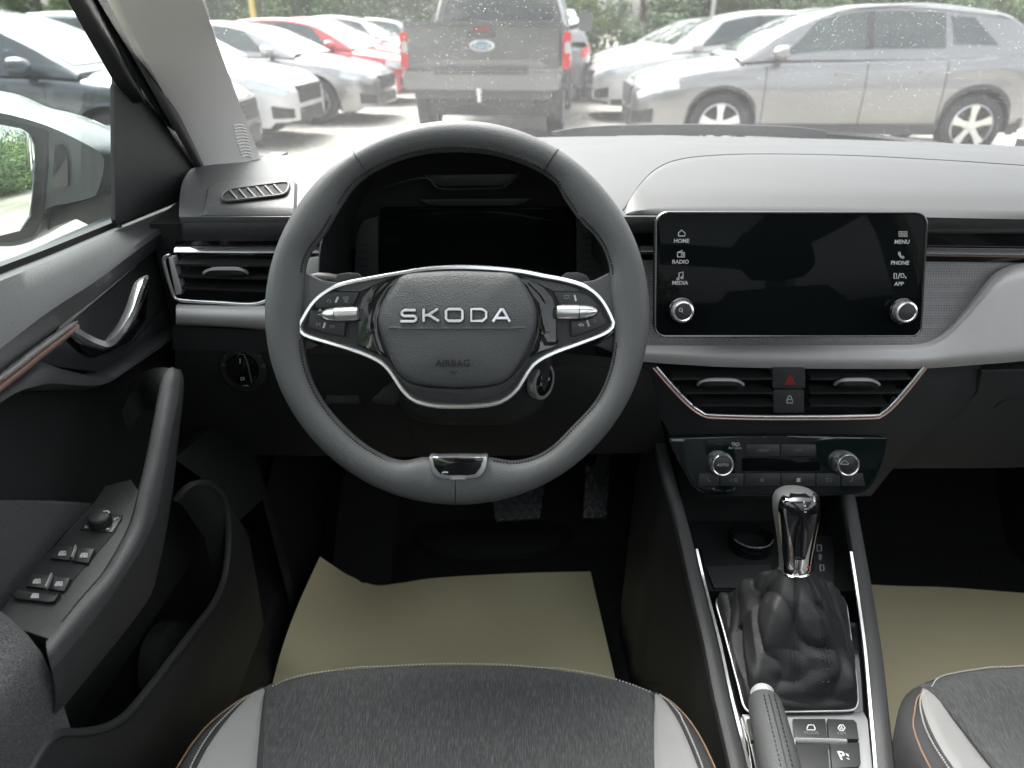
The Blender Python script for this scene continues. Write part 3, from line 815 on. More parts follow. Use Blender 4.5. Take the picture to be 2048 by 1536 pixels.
strokes('air_waves', [[(1463,887),(1467,885),(1472,888),(1478,885)],[(1465,891),(1469,889),(1474,892),(1480,889)]], lambda a, b: CM(a, b, .0004), .0006, M_print, cl)
for x, y, s in ((1440,926,'AUTO'),(1688,926,'')):
    o_ = CM(x, y)
    mb = MB(); mb.lathe(o_, CN, [(.0155,-.002),(.0155,.004),(.0148,.009),(.0142,.0125),(.013,.0135),(.0118,.013),(.0112,.011)], 40); mb.build('knob_ring', M_chrome, cl)
    mb = MB(); mb.lathe(o_, CN, [(.0116,.002),(.0116,.0115),(.0105,.0122),(.0,.0122)], 36); mb.build('knob_cap', M_switch, cl)
    u_ = o_ + CN*.0124
    if s: text('knob_caption', s, .0052, u_, RT, V(0,.3,1), M_print, cl, .0001)
    else: strokes('car_symbol', [[(x-8,y+2),(x-5,y-1),(x-1,y-4),(x+4,y-4),(x+9,y+1),(x+8,y+3),(x-8,y+2)]], lambda a, b: CM(a, b, .0125), .0004, M_print, cl)

# ================================================================== steering wheel
WT = R(23)
WN = V(0,-math.cos(WT), math.sin(WT)); WV = V(0, math.sin(WT), math.cos(WT))
WO = CAM + ray(915, 626)*.699
WM = lambda a, b, h=0.0: PP(a, b, WO + WN*h, WN)
whl = thing('steering_wheel', 'grey leather steering wheel with two wide spokes and chrome outline', 'steering wheel', tuple(WO))
inner = [(912,303),(800,320),(716,366),(676,422),(650,468),(622,505),(611,535),(610,580),(606,640),(607,680),(616,736),(640,792),(688,852),(748,900),(804,921),(848,914),(915,916),(976,914),(1032,921),(1089,903),(1145,852),(1197,792),(1221,730),(1228,680),(1226,640),(1220,580),(1219,535),(1208,500),(1190,472),(1157,438),(1129,398),(1109,364),(1025,320)]
def polar(p): return (math.atan2(626-p[1], p[0]-915), math.hypot(p[0]-915, p[1]-626))
tabi = sorted(polar(p) for p in inner)
tabi = [(a-2*math.pi, r_) for a, r_ in tabi[-4:]] + tabi + [(a+2*math.pi, r_) for a, r_ in tabi[:4]]
def ring_at(th, k=20, grow=0.0):
    ro = 383.0
    ri = sinterp(tabi, th)
    c, s = math.cos(th), math.sin(th)
    po = WM(915 + ro*c, 626 - ro*s); pi = WM(915 + ri*c, 626 - ri*s)
    mid = (po+pi)/2; e = (po-pi)/2; a = e.length + grow; e = e.normalized()
    b = .0158 + grow
    out = []
    for q in range(k):
        g = 2*math.pi*q/k
        cc, ss = math.cos(g), math.sin(g)
        # slightly squared oval section
        cc = math.copysign(abs(cc)**.85, cc); ss = math.copysign(abs(ss)**.9, ss)
        out.append(mid + e*(a*cc) + WN*(b*ss))
    return out
NT = 160
mb = MB()
rings = [ring_at(-math.pi + 2*math.pi*i/NT) for i in range(NT)]
mb.loft(rings + [rings[0]], caps=False)
rim = mb.build('rim', M_leather, whl)
def th_of(px, py): return math.atan2(626-py, px-915)
for th in (th_of(718,320), th_of(1105,320), th_of(913,985)):
    mb = MB(); mb.loft([ring_at(th - .0016, 24, .0004), ring_at(th, 24, -.0001), ring_at(th + .0016, 24, .0004)]); mb.build('seam', M_dkstitch, rim)
# stitches along the inner edge
mb = MB()
def stitch_run(t0, t1, n):
    for i in range(n):
        th = t0 + (t1-t0)*i/n
        r1 = ring_at(th); r2 = ring_at(th + .006)
        p = r1[9].lerp(r1[8], .5); q = r2[9].lerp(r2[8], .2)
        mb.tube([p + WN*.0006, (p+q)/2 + WN*.0016, q + WN*.0006], .0008, 4)
stitch_run(R(40), R(138), 90); stitch_run(R(142), R(166), 24); stitch_run(R(14), R(38), 24)
stitch_run(R(190), R(256), 62); stitch_run(R(-76), R(-10), 62)
mb.build('stitching', M_dkstitch, rim, kind='stuff')

# chrome outline of the spokes, and the plate inside it
loop = [(917,535),(858,538),(799,547),(748,556),(697,566),(660,579),(628,604),(606,638),(599,655),(611,670),(654,684),(697,697),(735,711),(762,725),(781,744),(806,781),(830,801),(868,811),(909,813),(950,812),(985,808),(1010,799),(1034,779),(1058,741),(1075,723),(1107,706),(1158,687),(1209,667),(1226,652),(1223,636),(1203,600),(1175,576),(1135,562),(1085,552),(1039,543),(978,537)]
lp3 = crv([WM(a, b, .004) for a, b in loop], 150, True)
mb = MB(); mb.sweep(lp3, [(-.0024,-.010),(.0024,-.010),(.0024,.0005),(.0012,.0022),(-.0012,.0022),(-.0024,.0005)], WN, True); mb.build('chrome_outline', M_chrome, whl)
plate = slab('spoke_plate', crv([WM(a, b, .000) for a, b in loop], 110, True), WN, .014, 0, M_hubd, whl)
slab('hub_back', crv([WM(915 + (a-915)*.93, 680 + (b-680)*.93, -.012) for a, b in loop], 60, True), WN, .03, .004, M_matte, whl)
# leather webs joining rim and spokes, grey shoulders above the buttons
for s in (1, -1):
    f = (lambda x: x) if s > 0 else (lambda x: 1830 - x)
    slab('spoke_web', [WM(f(a), b, .0015) for a, b in ((585,600),(592,558),(612,546),(640,560),(672,565),(700,560),(660,582),(628,606),(606,640),(596,655),(582,640))], WN, .018, .003, M_leather, whl)
    slab('spoke_web', [WM(f(a), b, -.004) for a, b in ((582,650),(598,662),(615,676),(640,690),(618,700),(600,706),(584,690))], WN, .018, .003, M_hubd, whl)
    slab('grey_shoulder', [WM(f(a), b, .0032) for a, b in ((672,579),(700,570),(748,560),(790,553),(765,563),(735,577),(722,583),(676,583))], WN, .004, .0006, M_hub, whl)
# piano-black accents either side of the airbag
for s in (1, -1):
    f = (lambda x: x) if s > 0 else (lambda x: 1830 - x)
    slab('gloss_accent', [WM(f(a), b, .0035) for a, b in ((800,553),(782,576),(762,608),(754,640),(756,668),(766,698),(773,716),(748,706),(712,690),(716,664),(717,625),(724,596),(742,575),(768,560))], WN, .01, .002, M_piano, whl)
    slab('accent_fin', [WM(f(a), b, .0060) for a, b in ((768,563),(745,580),(733,602),(740,608),(752,590),(775,566))], WN, .004, .0008, M_piano, whl)
    slab('accent_fin', [WM(f(a), b, .0055) for a, b in ((746,612),(738,632),(734,655),(728,664),(742,668),(750,655),(750,630))], WN, .004, .0008, M_piano, whl)
# button pods
def btn(px, m=M_switch, h=.0052, nm='button'):
    return slab(nm, [WM(a, b, h) for a, b in px], WN, .006, .0008, m, whl)
bl = [btn([(630,604),(646,590),(668,584),(718,584),(709,606),(700,612),(632,617)]),
      btn([(620,620),(645,624),(648,634),(690,641),(691,645),(688,673),(655,667),(616,656)])]
br = [btn([(1108,584),(1152,584),(1178,592),(1196,612),(1180,618),(1122,612),(1117,606)]),
      btn([(1142,642),(1175,640),(1188,632),(1200,622),(1212,644),(1206,652),(1172,664),(1143,673)])]
WP = lambda a, b: WM(a, b, .0056)
strokes('button_divider', [[(671,605),(676,594)]], WP, .0008, M_print, bl[0], WN)
strokes('button_divider', [[(647,656),(650,645)]], WP, .0008, M_print, bl[1], WN)
strokes('button_divider', [[(1152,602),(1149,590)]], WP, .0008, M_print, br[0], WN)
strokes('button_divider', [[(1178,653),(1174,640)]], WP, .0008, M_print, br[1], WN)
strokes('key_symbol', [[(654,602),(657,599),(655,605)],[(660,599),(662,603),(659,606)]], WP, .0004, M_printd, bl[0], WN)
strokes('key_symbol', [[(687,594),(697,594),(697,598),(687,598),(687,594)],[(688,602),(697,605)],[(692,598),(692,605)]], WP, .0005, M_printd, bl[0], WN)
strokes('key_symbol', [[(633,645),(633,652)],[(640,646),(635,649),(640,652),(640,646)]], WP, .0004, M_printd, bl[1], WN)
strokes('key_symbol', [[(661,650),(666,653),(661,656),(661,650)],[(668,650),(668,656)]], WP, .0004, M_printd, bl[1], WN)
strokes('key_symbol', [[(1129,591),(1138,591),(1138,597),(1129,597),(1129,591)]], WP, .0004, M_printd, br[0], WN)
strokes('key_symbol', [[(1157,650),(1162,647),(1162,653),(1157,650)],[(1164,648),(1168,652)]], WP, .0005, M_print, br[1], WN)
strokes('key_symbol', [[(1189,639),(1194,644),(1188,645),(1189,639)]], WP, .0004, M_printd, br[1], WN)
strokes('key_symbol', [[(1185,615),(1189,618),(1183,619),(1185,615)],[(1189,624),(1193,620),(1194,625)]], WP, .0005, M_print, br[0], WN)
strokes('key_symbol', [[(640,618),(643,622),(637,622),(640,618)],[(636,629),(641,629)]], WP, .0004, M_print, bl[0], WN)
# knurled rollers with satin ends
for pts in (((644,629),(671,629),(716,627)), ((1193,622),(1157,624),(1114,624))):
    (ax_, ay_), (bx2, by2), (cx_, cy2) = pts
    a, b, c = WM(ax_, ay_, .008), WM(bx2, by2, .009), WM(cx_, cy2, .009)
    rr = .0068
    mb = MB(); mb.tube(resample([b, c], 5), [rr*.98, rr, rr, rr, rr*.9], 28); ro_ = mb.build('roller', M_silver, whl)
    for k in range(28):
        pass
    mb = MB(); mb.tube([b.lerp(a, .02), b.lerp(a, .4), b.lerp(a, .75), b.lerp(a, 1.0)], [rr*.96, rr*.9, rr*.72, rr*.35], 20); mb.build('roller_end', M_chrome, whl)
# airbag cover, domed
abp = [(917,541),(860,543),(808,549),(790,566),(772,592),(760,617),(756,645),(762,668),(774,700),(788,732),(800,750),(815,762),(838,770),(875,774),(912,776),(950,774),(988,770),(1008,763),(1022,752),(1040,726),(1058,692),(1070,662),(1074,640),(1072,617),(1062,592),(1046,566),(1027,547),(975,543)]
A = crv([(a, b, 0) for a, b in abp], 84, True)
cx0, cy0 = 915, 655
mb = MB()
rings = []
for s_, h in ((1.02,-.004),(1.0,.004),(.985,.0085),(.955,.0115),(.90,.0135),(.75,.0160),(.55,.0180),(.35,.0192),(.15,.0198)):
    rings.append([WM(cx0 + (p.x-cx0)*s_, cy0 + (p.y-cy0)*s_, h) for p in A])
mb.loft(rings)
ab = mb.build('airbag_cover', M_hub, whl)
def hubh(a, b):
    th = math.atan2(b-cy0, a-cx0)
    best = min(A, key=lambda p: abs(math.atan2(math.sin(math.atan2(p.y-cy0, p.x-cx0)-th), math.cos(math.atan2(p.y-cy0, p.x-cx0)-th))))
    s_ = math.hypot(a-cx0, b-cy0)/max(1, math.hypot(best.x-cx0, best.y-cy0))
    return interp([(.0,.0199),(.15,.0198),(.35,.0192),(.55,.0180),(.75,.0160),(.90,.0135),(.955,.0115),(1.0,.004)], s_)
AM = lambda a, b, o_=.0006: WM(a, b, hubh(a, b) + o_)
# crease across the cover
pts = [AM(a, 655 + (1.5 if 800 < a < 1030 else 0), .0001) for a in range(778, 1056, 8)]
mb = MB(); mb.tube(pts, .0011, 5); mb.build('cover_crease', M_hub, ab)
# lower rim of the hub
slab('hub_chin', crv([WM(a, b, .0045) for a, b in ((770,706),(800,762),(835,790),(880,800),(915,802),(955,800),(995,790),(1030,762),(1062,706),(1030,748),(990,772),(915,778),(838,772),(800,752))], 70, True), WN, .008, .001, M_hubd, whl)
# raised chrome lettering, letter by letter
zx = lambda a: 560 + a*.3418; zy = lambda b: 520 + b*.3418
LET = {'S': [[(795,294),(728,294),(714,304),(712,316),(722,326),(735,328),(786,328),(797,338),(797,350),(786,359),(706,359)]],
       'K': [[(841,285),(841,361)],[(846,326),(868,322),(925,286)],[(872,322),(930,358)]],
       'O': [[(985,288),(1055,288),(1068,300),(1068,345),(1056,357),(985,357),(972,345),(972,300),(985,288)]],
       'D': [[(1119,288),(1184,288),(1206,304),(1206,338),(1184,357),(1119,357),(1119,288)]],
       'A': [[(1246,361),(1294,288),(1304,288),(1345,361)],[(1266,340),(1335,340)]]}
for ch in 'SKODA':
    mbd = MB(); mbc = MB()
    for l in LET[ch]:
        p3 = [AM(zx(a), zy(b), .0005) for a, b in l]
        closed = l[0] == l[-1]
        if closed: p3 = p3[:-1]
        mbd.sweep(p3, RECT(.0022, .0005), WN, closed)
        mbc.sweep([p + WN*.0006 for p in p3], [(-.0015,-.0005),(.0015,-.0005),(.0010,.0008),(-.0010,.0008)], WN, closed)
    lt = mbc.build('letter', M_letter, ab, smooth=False)
    mbd.build('letter_recess', M_dprint, ab, smooth=False)
# the cut in the S
mb = MB(); mb.sweep([AM(zx(728), zy(318), .0014), AM(zx(760), zy(296), .0014)], RECT(.0005,.0003), WN); mb.build('letter_cut', M_hubd, ab)
text('airbag_caption', 'AIRBAG', .0094, AM(906, 727, .0004), RT, WV, M_matte, ab, .0004, bold=.00006, sx=1.0)
strokes('airbag_symbol', [[(899,742),(904,744),(911,744),(914,740)],[(901,746),(910,747)]], lambda a, b: AM(a, b, .0005), .0005, M_dprint, ab, WN)
# clip at the bottom of the rim
BH = .0178
clip = slab('rim_clip', crv([WM(a, b, BH) for a, b in ((858,913),(872,914),(915,913),(958,914),(974,913),(972,935),(962,952),(945,958),(915,959),(885,958),(869,951),(860,933))], 48, True), WN, .02, .0025, M_silver, whl)
slab('clip_inlay', [WM(a, b, BH + .0012) for a, b in ((864,916),(915,915),(968,916),(961,936),(950,949),(935,951),(895,951),(880,948),(869,935))], WN, .004, .0008, M_piano, clip)
strokes('clip_badge', [[(884,946),(888,944),(896,945)]], lambda a, b: WM(a, b, BH + .0016), .0006, M_print, clip, WN)
# shift paddles behind the spokes
for pts in ([(660,575),(667,560),(676,548),(695,545),(716,546),(722,553),(715,562),(690,570)], [(1118,560),(1126,550),(1134,545),(1158,545),(1172,550),(1180,560),(1170,572),(1140,566)]):
    slab('shift_paddle', [WM(a, b, -.028) for a, b in pts], WN, .005, .0012, M_dark, whl)

# ================================================================== steering column, stalks, start button
colm = thing('steering_column', 'black steering column shroud with stalks and start button', 'steering column', tuple(PY(940, 720, .84)))
cpx_ = [(796,690),(790,745),(800,800),(826,832),(870,845),(925,848),(990,847),(1045,839),(1078,815),(1096,765),(1100,715),(1085,680),(1020,640),(930,630),(850,645)]
A = crv([(a, b, 0) for a, b in cpx_], 56, True)
mb = MB()
rings = []
for y_, s_ in ((.700,.93),(.703,.985),(.712,1.0),(.80,1.02),(.90,1.05)):
    rings.append([PY(940 + (p.x-940)*s_, 740 + (p.y-740)*s_, y_) for p in A])
mb.loft(rings); mb.build('shroud', M_black, colm)
bn = V(.80,-.58,.10).normalized(); bo = PY(1088, 763, .706)
mb = MB(); mb.lathe(bo - bn*.004, bn, [(.0205,-.004),(.0205,.003),(.0195,.0048),(.0165,.005),(.016,.003)], 36); sb = mb.build('start_button', M_silver, colm)
mb = MB(); mb.lathe(bo - bn*.004, bn, [(.0162,-.002),(.0162,.0042),(.015,.005),(.0,.005)], 36); mb.build('button_face', M_piano, sb)
bu = V(.58,.80,0).normalized()
text('button_print', 'START', .0052, bo + bn*.0014 + V(0,0,.007), -bu if bu.dot(V(1,0,0)) < 0 else bu, V(0,0,1), M_print, sb, .0001, bold=.0001)
text('button_print', 'ENGINE', .0052, bo + bn*.0014, bu, V(0,0,1), M_print, sb, .0001, bold=.0001)
text('button_print', 'STOP', .0052, bo + bn*.0014 - V(0,0,.007), bu, V(0,0,1), M_print, sb, .0001, bold=.0001)
mb = MB(); mb.tube(crv([PY(860,600,.78), PY(760,580,.765), PY(670,562,.752), PY(618,556,.745)], 16), [.007]*10 + [.0075]*4 + [.007, .004], 10); sk = mb.build('stalk', M_black, colm)
text('stalk_print', 'LIGHT', .005, PY(640, 559, .738), V(1,-.05,-.15), V(0,.3,1), M_printd, sk, .0001)
mb = MB(); mb.tube(crv([PY(1000,620,.78), PY(1110,640,.765), PY(1190,660,.752), PY(1228,668,.745)], 16), [.007]*14 + [.006, .003], 10); mb.build('stalk', M_black, colm)
slab('adjuster_lever', [PY(a, b, .705) for a, b in ((743,797),(755,788),(770,772),(792,760),(798,790),(784,802),(760,800))], (0,-.5,.9), .008, .001, M_dark, colm)

# ================================================================== pedals
def pedal(name, label, px, y, tilt, rows_, cols_, arm):
    t = thing(name, label, 'pedal', tuple(PY(px[0][0], px[2][1], y)))
    n = V(0,-math.cos(tilt), math.sin(tilt)); o = PY(sum(p[0] for p in px)/4, sum(p[1] for p in px)/4, y)
    q = [PP(a, b, o, n) for a, b in px]
    pl = slab('pedal_pad', q, n, .012, .003, M_rubber, t)
    for i in range(rows_):
        for j in range(cols_):
            u = (j + .5 + (.25 if i % 2 else -.25))/cols_; v = (i + .5)/rows_
            c = q[0].lerp(q[1], u).lerp(q[3].lerp(q[2], u), v)
            uu = (q[1]-q[0])/cols_*.40; vv = (q[3]-q[0])/rows_*.62
            mb = MB(); mb.loft([[c + n*h_ + uu*s_*1.0, c + n*h_ + vv*s_, c + n*h_ - uu*s_, c + n*h_ - vv*s_] for h_, s_ in ((.0,1.0),(.003,.82))]); mb.build('tread_block', M_dark, pl)
    mb = MB(); mb.sweep([o - n*.01, o + V(arm, .06, .12), o + V(arm*1.5, .12, .28)], RECT(.012,.005), V(0,0,1)); mb.build('pedal_arm', M_matte, t)
pedal('brake_pedal', 'wide black brake pedal with diamond tread under the wheel', [(978,965),(1090,962),(1080,1036),(992,1042)], 1.06, R(50), 5, 5, 0.0)
pedal('accelerator_pedal', 'narrow black accelerator pedal beside the console', [(1172,930),(1220,930),(1212,1036),(1166,1036)], 1.07, R(45), 6, 3, 0.03)

# ================================================================== centre console
from mathutils.bvhtree import BVHTree
from mathutils import noise
ZD = [(940,.725),(1000,.69),(1088,.655),(1160,.632),(1290,.612),(1400,.602),(1536,.592),(2400,.59)]
DM = lambda a, b, h=0.0: PZ(a, b, interp(ZD, b) + h)
con = thing('centre_console', 'black centre console between the front seats with chrome-edged rails', 'centre console', (.30, .55, .33))
lr_ = [(1338,965),(1352,1012),(1372,1088),(1388,1160),(1420,1290),(1442,1400),(1474,1534),(1520,1750),(1560,2100)]
rr_ = [(1690,965),(1697,1000),(1715,1100),(1728,1178),(1746,1300),(1758,1420),(1769,1534),(1785,1750),(1800,2100)]
def outer(px): return [DM(a, b) for a, b in px]
L3 = crv(outer(lr_), 50); R3 = crv(outer(rr_), 50)
L3 = [V(L3[0].x-.004, .92, .75)] + L3 + [V(L3[-1].x, -.35, .59)]
R3 = [V(R3[0].x+.01, .92, .75)] + R3 + [V(R3[-1].x, -.35, .59)]
L3 = resample(L3, 60); R3 = resample(R3, 60)
# side walls down to the floor
def wall(name, line, s):
    rows = [[p + V(0,0,.002) for p in line], [p + V(s*.008,0,-.03) for p in line], [p + V(s*.014,0,-.10) for p in line], [V(p.x + s*.02, p.y, .40) for p in line], [V(p.x + s*.02, p.y, .318) for p in line]]
    return surf(name, rows, M_black, con)
wall('side_wall', L3, -1); wall('side_wall', R3, 1)
mb = MB()
prof = [(-.0085,-.006),(.0085,-.006),(.0095,0),(.0075,.0045),(.003,.0065),(-.003,.0065),(-.0075,.0045),(-.0095,0)]
for nm, line, s in (('side_rail', L3, 1), ('side_rail', R3, -1)):
    m1 = MB(); m1.sweep(line, prof, V(0,0,1)); rl = m1.build(nm, M_dark, con)
    m2 = MB(); m2.sweep([p + V(s*.0105,0,.0035) for p in line[10:]], RECT(.0015,.0025), V(0,0,1)); m2.build('chrome_edge', M_chrome, rl)
    m3 = MB(); m3.tube([p + V(-s*.0088,0,-.0015) for p in line[6:]], .0006, 4); m3.build('rail_seam', M_silver if s > 0 else M_matte, rl)
# deck in gloss black, dropping to the front tray
rows = []
for k in range(24):
    i = 14 + k*2 if 14 + k*2 < 60 else 59
    a, b = L3[i], R3[i]
    rows.append([a.lerp(b, t/8) + V(0,0,-.004) for t in range(9)])
surf('gloss_deck', rows, M_piano, con)
tz = .597
tr = [PZ(a, b, tz) for a, b in ((1392,1030),(1690,1030),(1712,1182),(1416,1182))]
tray = slab('front_tray', tr, (0,0,1), .012, 0, M_matte, con)
surf('tray_back', [[V(L3[0].x, .90, .76), V(R3[0].x, .90, .76)], [V(L3[0].x, .86, .60), V(R3[0].x, .86, .60)], [V(L3[0].x, .80, tz), V(R3[0].x, .80, tz)]], M_matte, con)
# the lit ledge, the little sign plate with its symbols, the round holder
slab('tray_ledge', [PZ(a, b, tz+.004) for a, b in ((1412,1132),(1540,1128),(1560,1175),(1428,1175))], (0,0,1), .004, .001, M_dark, tray)
sgn = slab('symbol_plate', [PZ(a, b, tz+.005) for a, b in rrect(1626,1668,1072,1178,4)], (0,0,1), .004, .001, M_dark, tray)
TP = lambda a, b: PZ(a, b, tz+.0056)
strokes('symbol', [[(1634,1090),(1642,1090),(1643,1101),(1635,1103),(1634,1090)]], TP, .0008, M_print, sgn, V(0,0,1))
strokes('symbol', [[(1637,1111),(1643,1116)],[(1643,1110),(1638,1118)],[(1640,1108),(1641,1120)]], TP, .0007, M_print, sgn, V(0,0,1))
strokes('symbol', [[(1640,1130),(1647,1130),(1648,1140),(1641,1142),(1640,1130)]], TP, .0008, M_print, sgn, V(0,0,1))
mb = MB(); hc = PZ(1500, 1088, tz+.004)
mb.lathe(hc, V(0,0,1), [(.030,-.004),(.030,.014),(.0285,.016),(.026,.014),(.025,.0)], 40); mb.build('holder_ring', M_piano, tray)
mb = MB(); mb.tube([hc + V(.0285*math.cos(a), .0285*math.sin(a), .0162) for a in [R(200 + 140*i/16) for i in range(17)]], .0012, 5); mb.build('ring_glint', M_chrome, tray)
# silver-framed button field behind the boot
fr = [(1484,1428),(1600,1424),(1728,1424),(1736,1440),(1748,1560),(1752,1720),(1540,1720),(1520,1560),(1500,1470)]
bf = slab('button_frame', [PZ(a, b, .6005) for a, b in fr], (0,0,1), .006, .0015, M_silver, con)
def dbtn(px, cap=None, sym=None):
    b = slab('button', [PZ(a, c, .606) for a, c in px], (0,0,1), .006, .001, M_switch, con)
    return b
B1 = dbtn([(1586,1437),(1651,1437),(1655,1478),(1590,1478)]); B2 = dbtn([(1655,1437),(1708,1439),(1714,1446),(1718,1478),(1658,1478)])
B3 = dbtn([(1592,1488),(1656,1488),(1661,1560),(1598,1560)]); B4 = dbtn([(1660,1486),(1719,1484),(1722,1525),(1715,1534),(1664,1536)])
B5 = dbtn([(1494,1437),(1506,1437),(1516,1480),(1503,1480)]); B6 = dbtn([(1506,1486),(1518,1486),(1536,1560),(1520,1560)])
bar('button_bar', [PZ(1590,1482,.606), PZ(1640,1483,.6065), PZ(1694,1485,.606)], .002, .0025, M_chrome, con)
DP = lambda a, b: PZ(a, b, .6066)
strokes('car_symbol', [[(1614,1456),(1617,1450),(1627,1450),(1630,1456),(1630,1460),(1614,1460),(1614,1456)]], DP, .0005, M_print, B1, V(0,0,1))
text('caption', 'MODE', .0052, DP(1623,1466), RT, V(0,1,0), M_printd, B1, .0001)
strokes('auto_stop_symbol', [[(1676,1456),(1680,1450),(1686,1450),(1690,1456),(1686,1461),(1680,1461),(1676,1456)],[(1681,1458),(1683,1452),(1685,1458)]], DP, .0005, M_print, B2, V(0,0,1))
text('caption', 'OFF', .0052, DP(1684,1467), RT, V(0,1,0), M_printd, B2, .0001)
text('caption', 'P', .0135, DP(1684,1512), RT, V(0,1,0), M_print, B4, .0001, bold=.0002)
strokes('parking_waves', [[(1692,1507),(1694,1511)],[(1695,1508),(1697,1513)],[(1693,1516),(1699,1519)]], DP, .0004, M_print, B4, V(0,0,1))

# ================================================================== gear lever with its leather boot
gear = thing('gear_lever', 'automatic gear lever with chrome-framed knob and black leather boot', 'gear lever', tuple(DM(1588, 1300)))
bpx = [(1434,1204),(1446,1193),(1500,1189),(1565,1187),(1630,1189),(1680,1194),(1692,1206),(1700,1260),(1708,1320),(1715,1380),(1714,1408),(1700,1418),(1640,1420),(1570,1421),(1510,1422),(1490,1412),(1478,1370),(1462,1310),(1446,1250)]
NB = 200
base = crv([DM(a, b, .006) for a, b in bpx], NB, True)
K0 = PY(1588, 1142, .615)
GA = (PY(1588, 985, .640) - K0).normalized()
ga = V(1,0,0); gb = GA.cross(ga).normalized(); ga = gb.cross(GA).normalized()
mid = sum(base, Vector())/NB
rings = []
MR = 72
rnd = random.Random(5)
for j in range(MR):
    t = j/(MR-1)
    ring = []
    for i in range(NB):
        p = base[i]; d = p - mid; th = math.atan2(d.y, d.x)
        q = K0 + (ga*math.cos(th) + gb*math.sin(th)*-1 if False else V(math.cos(th), math.sin(th)*.85, math.sin(th)*-.3))*.0175
        # profile: a slack bag, wide low down, drawn in to the collar
        s = .12*t + .88*t**1.22
        r = p.lerp(q, s)
        r.z = p.z + (q.z - p.z)*(.36*t**.6 + .64*t**1.5)
        env = min(1, t/.12)*min(1, (1-t)/.16)
        nd = (d.normalized()*.75 + V(0,0,.65))
        pleat = abs(math.sin(2.5*th + 1.4*math.sin(3.0*t) + .35))**.8 - .6
        # slack leather: sharp irregular creases between soft panels
        q_ = Vector((r.x*11 + 3.1, r.y*11 + 1.7, r.z*9 + t*.8))
        tb = abs(noise.noise(q_)) + .12*abs(noise.noise(q_*2.3 + Vector((5, 2, 8))))
        tb2 = abs(noise.noise(Vector((th*1.1 + 9, t*3.2 - .9*math.sin(th), 4.2))))
        r = r + nd*env*(.021*(min(tb, .5)**.85 - .22)*(1 - .55*t) + .017*(min(tb2, .4)**.8 - .25)*(1 - .4*t) + .006*pleat*t)
        ring.append(r)
    rings.append(ring)
mb = MB(); mb.loft(rings, caps=False); boot = mb.build('boot', M_boot, gear)
# double seams running down the boot
def boot_seam(i0, drift):
    pts = [rings[j][(i0 + int(drift*(MR-1-j))) % NB] for j in range(MR-1, 14, -1)]
    pts = [p + (p - mid).normalized()*.0004 for p in pts]
    mb = MB(); mb.tube(pts, .0007, 4); mb.build('boot_seam', M_dkstitch, boot)
    m2 = MB()
    for off in (-2, 2):
        line = [rings[j][(i0 + off + int(drift*(MR-1-j))) % NB] for j in range(MR-1, 14, -1)]
        line = resample(line, 70)
        for k in range(0, 68, 2):
            m2.tube([line[k] + V(0,-.0003,.0005), line[k+1] + V(0,-.0003,.0005)], .0006, 4)
    m2.build('boot_stitching', M_dkstitch, boot, kind='stuff')
def idx_of(th): return min(range(NB), key=lambda i: abs(math.atan2(math.sin(math.atan2(base[i].y-mid.y, base[i].x-mid.x)-th), math.cos(math.atan2(base[i].y-mid.y, base[i].x-mid.x)-th))))
boot_seam(idx_of(R(-105)), 0.0); boot_seam(idx_of(R(-62)), 0.15)
mb = MB(); mb.tube([p + V(0,0,-.002) for p in base], .0014, 6, True); mb.build('boot_frame', M_silver, boot)
# knob
H = (PY(1590, 976, .640) - K0).length
GA = (PY(1590, 976, .640) - K0).normalized(); gb = GA.cross(V(1,0,0)).normalized(); ga = gb.cross(GA).normalized()
if gb.y > 0: gb = -gb          # gb points back, to the driver
KR = [(a_, r_*.88) for a_, r_ in [(-.02,.0135),(0,.0165),(.04,.0175),(.15,.0180),(.35,.0205),(.55,.0235),(.72,.0258),(.84,.0262),(.91,.0245),(.955,.0205),(.985,.0135),(1.0,.0030)]]
def kring(h, grow=0.0, a0=0, a1=360, n=36, closed=True):
    r = sinterp(KR, h) + grow
    lean = V(.0012,0,0)*math.sin(h*3)
    return [K0 + GA*(h*H) + lean + ga*(r*math.cos(R(a))) + gb*(r*1.12*math.sin(R(a))) for a in [a0 + (a1-a0)*i/(n if closed else n-1) for i in range(n)]]
hs_ = [-.02,0,.04,.1,.18,.28,.38,.48,.58,.68,.76,.82,.87,.91,.94,.965,.985,.995,1.0]
mb = MB(); mb.loft([kring(h) for h in hs_]); kn = mb.build('knob', M_leather, gear)
def kshell(name, h0, h1, a0f, a1f, grow, m, nh=22):
    rows = []
    for j in range(nh):
        t = j/(nh-1); h = h0 + (h1-h0)*t
        rows.append([p for p in kring(h, grow*(1 if 0 < j < nh-1 else .2), a0f(t), a1f(t), 22, False)])
    return surf(name, rows, m, gear)
# in these angles 90 faces the driver
kshell('knob_frame', .02, .999, lambda t: 14 - 6*t, lambda t: 150 + 8*math.sin(t*2.6), .0012, M_bright)
kshell('knob_inlay', .22, .985, lambda t: 84 - 22*math.sin(t*1.8), lambda t: 112 + 22*math.sin(t*1.8), .0027, M_piano)
mb = MB(); mb.loft([kring(h, g) for h, g in ((-.02,.0),(-.015,.0018),(.02,.0020),(.035,.0)) ]); mb.build('knob_collar', M_bright, gear)
rl = kring(.12, .0022, 60, 62, 2, False)[0]
mb = MB(); mb.lathe(rl, (rl-K0).normalized()*0 + gb, [(.0016,-.001),(.0012,.0006),(.0,.0008)], 10); mb.build('red_mark', M_red, gear)
for h_, s in ((.93,'P'),(.90,'R'),(.87,'N'),(.84,'D')):
    p = kring(h_, .0026, 92, 94, 2, False)[0]
    text('gate_letter', s, .0036, p, ga, GA*1.0 - gb*.6, M_print, gear, .0001)

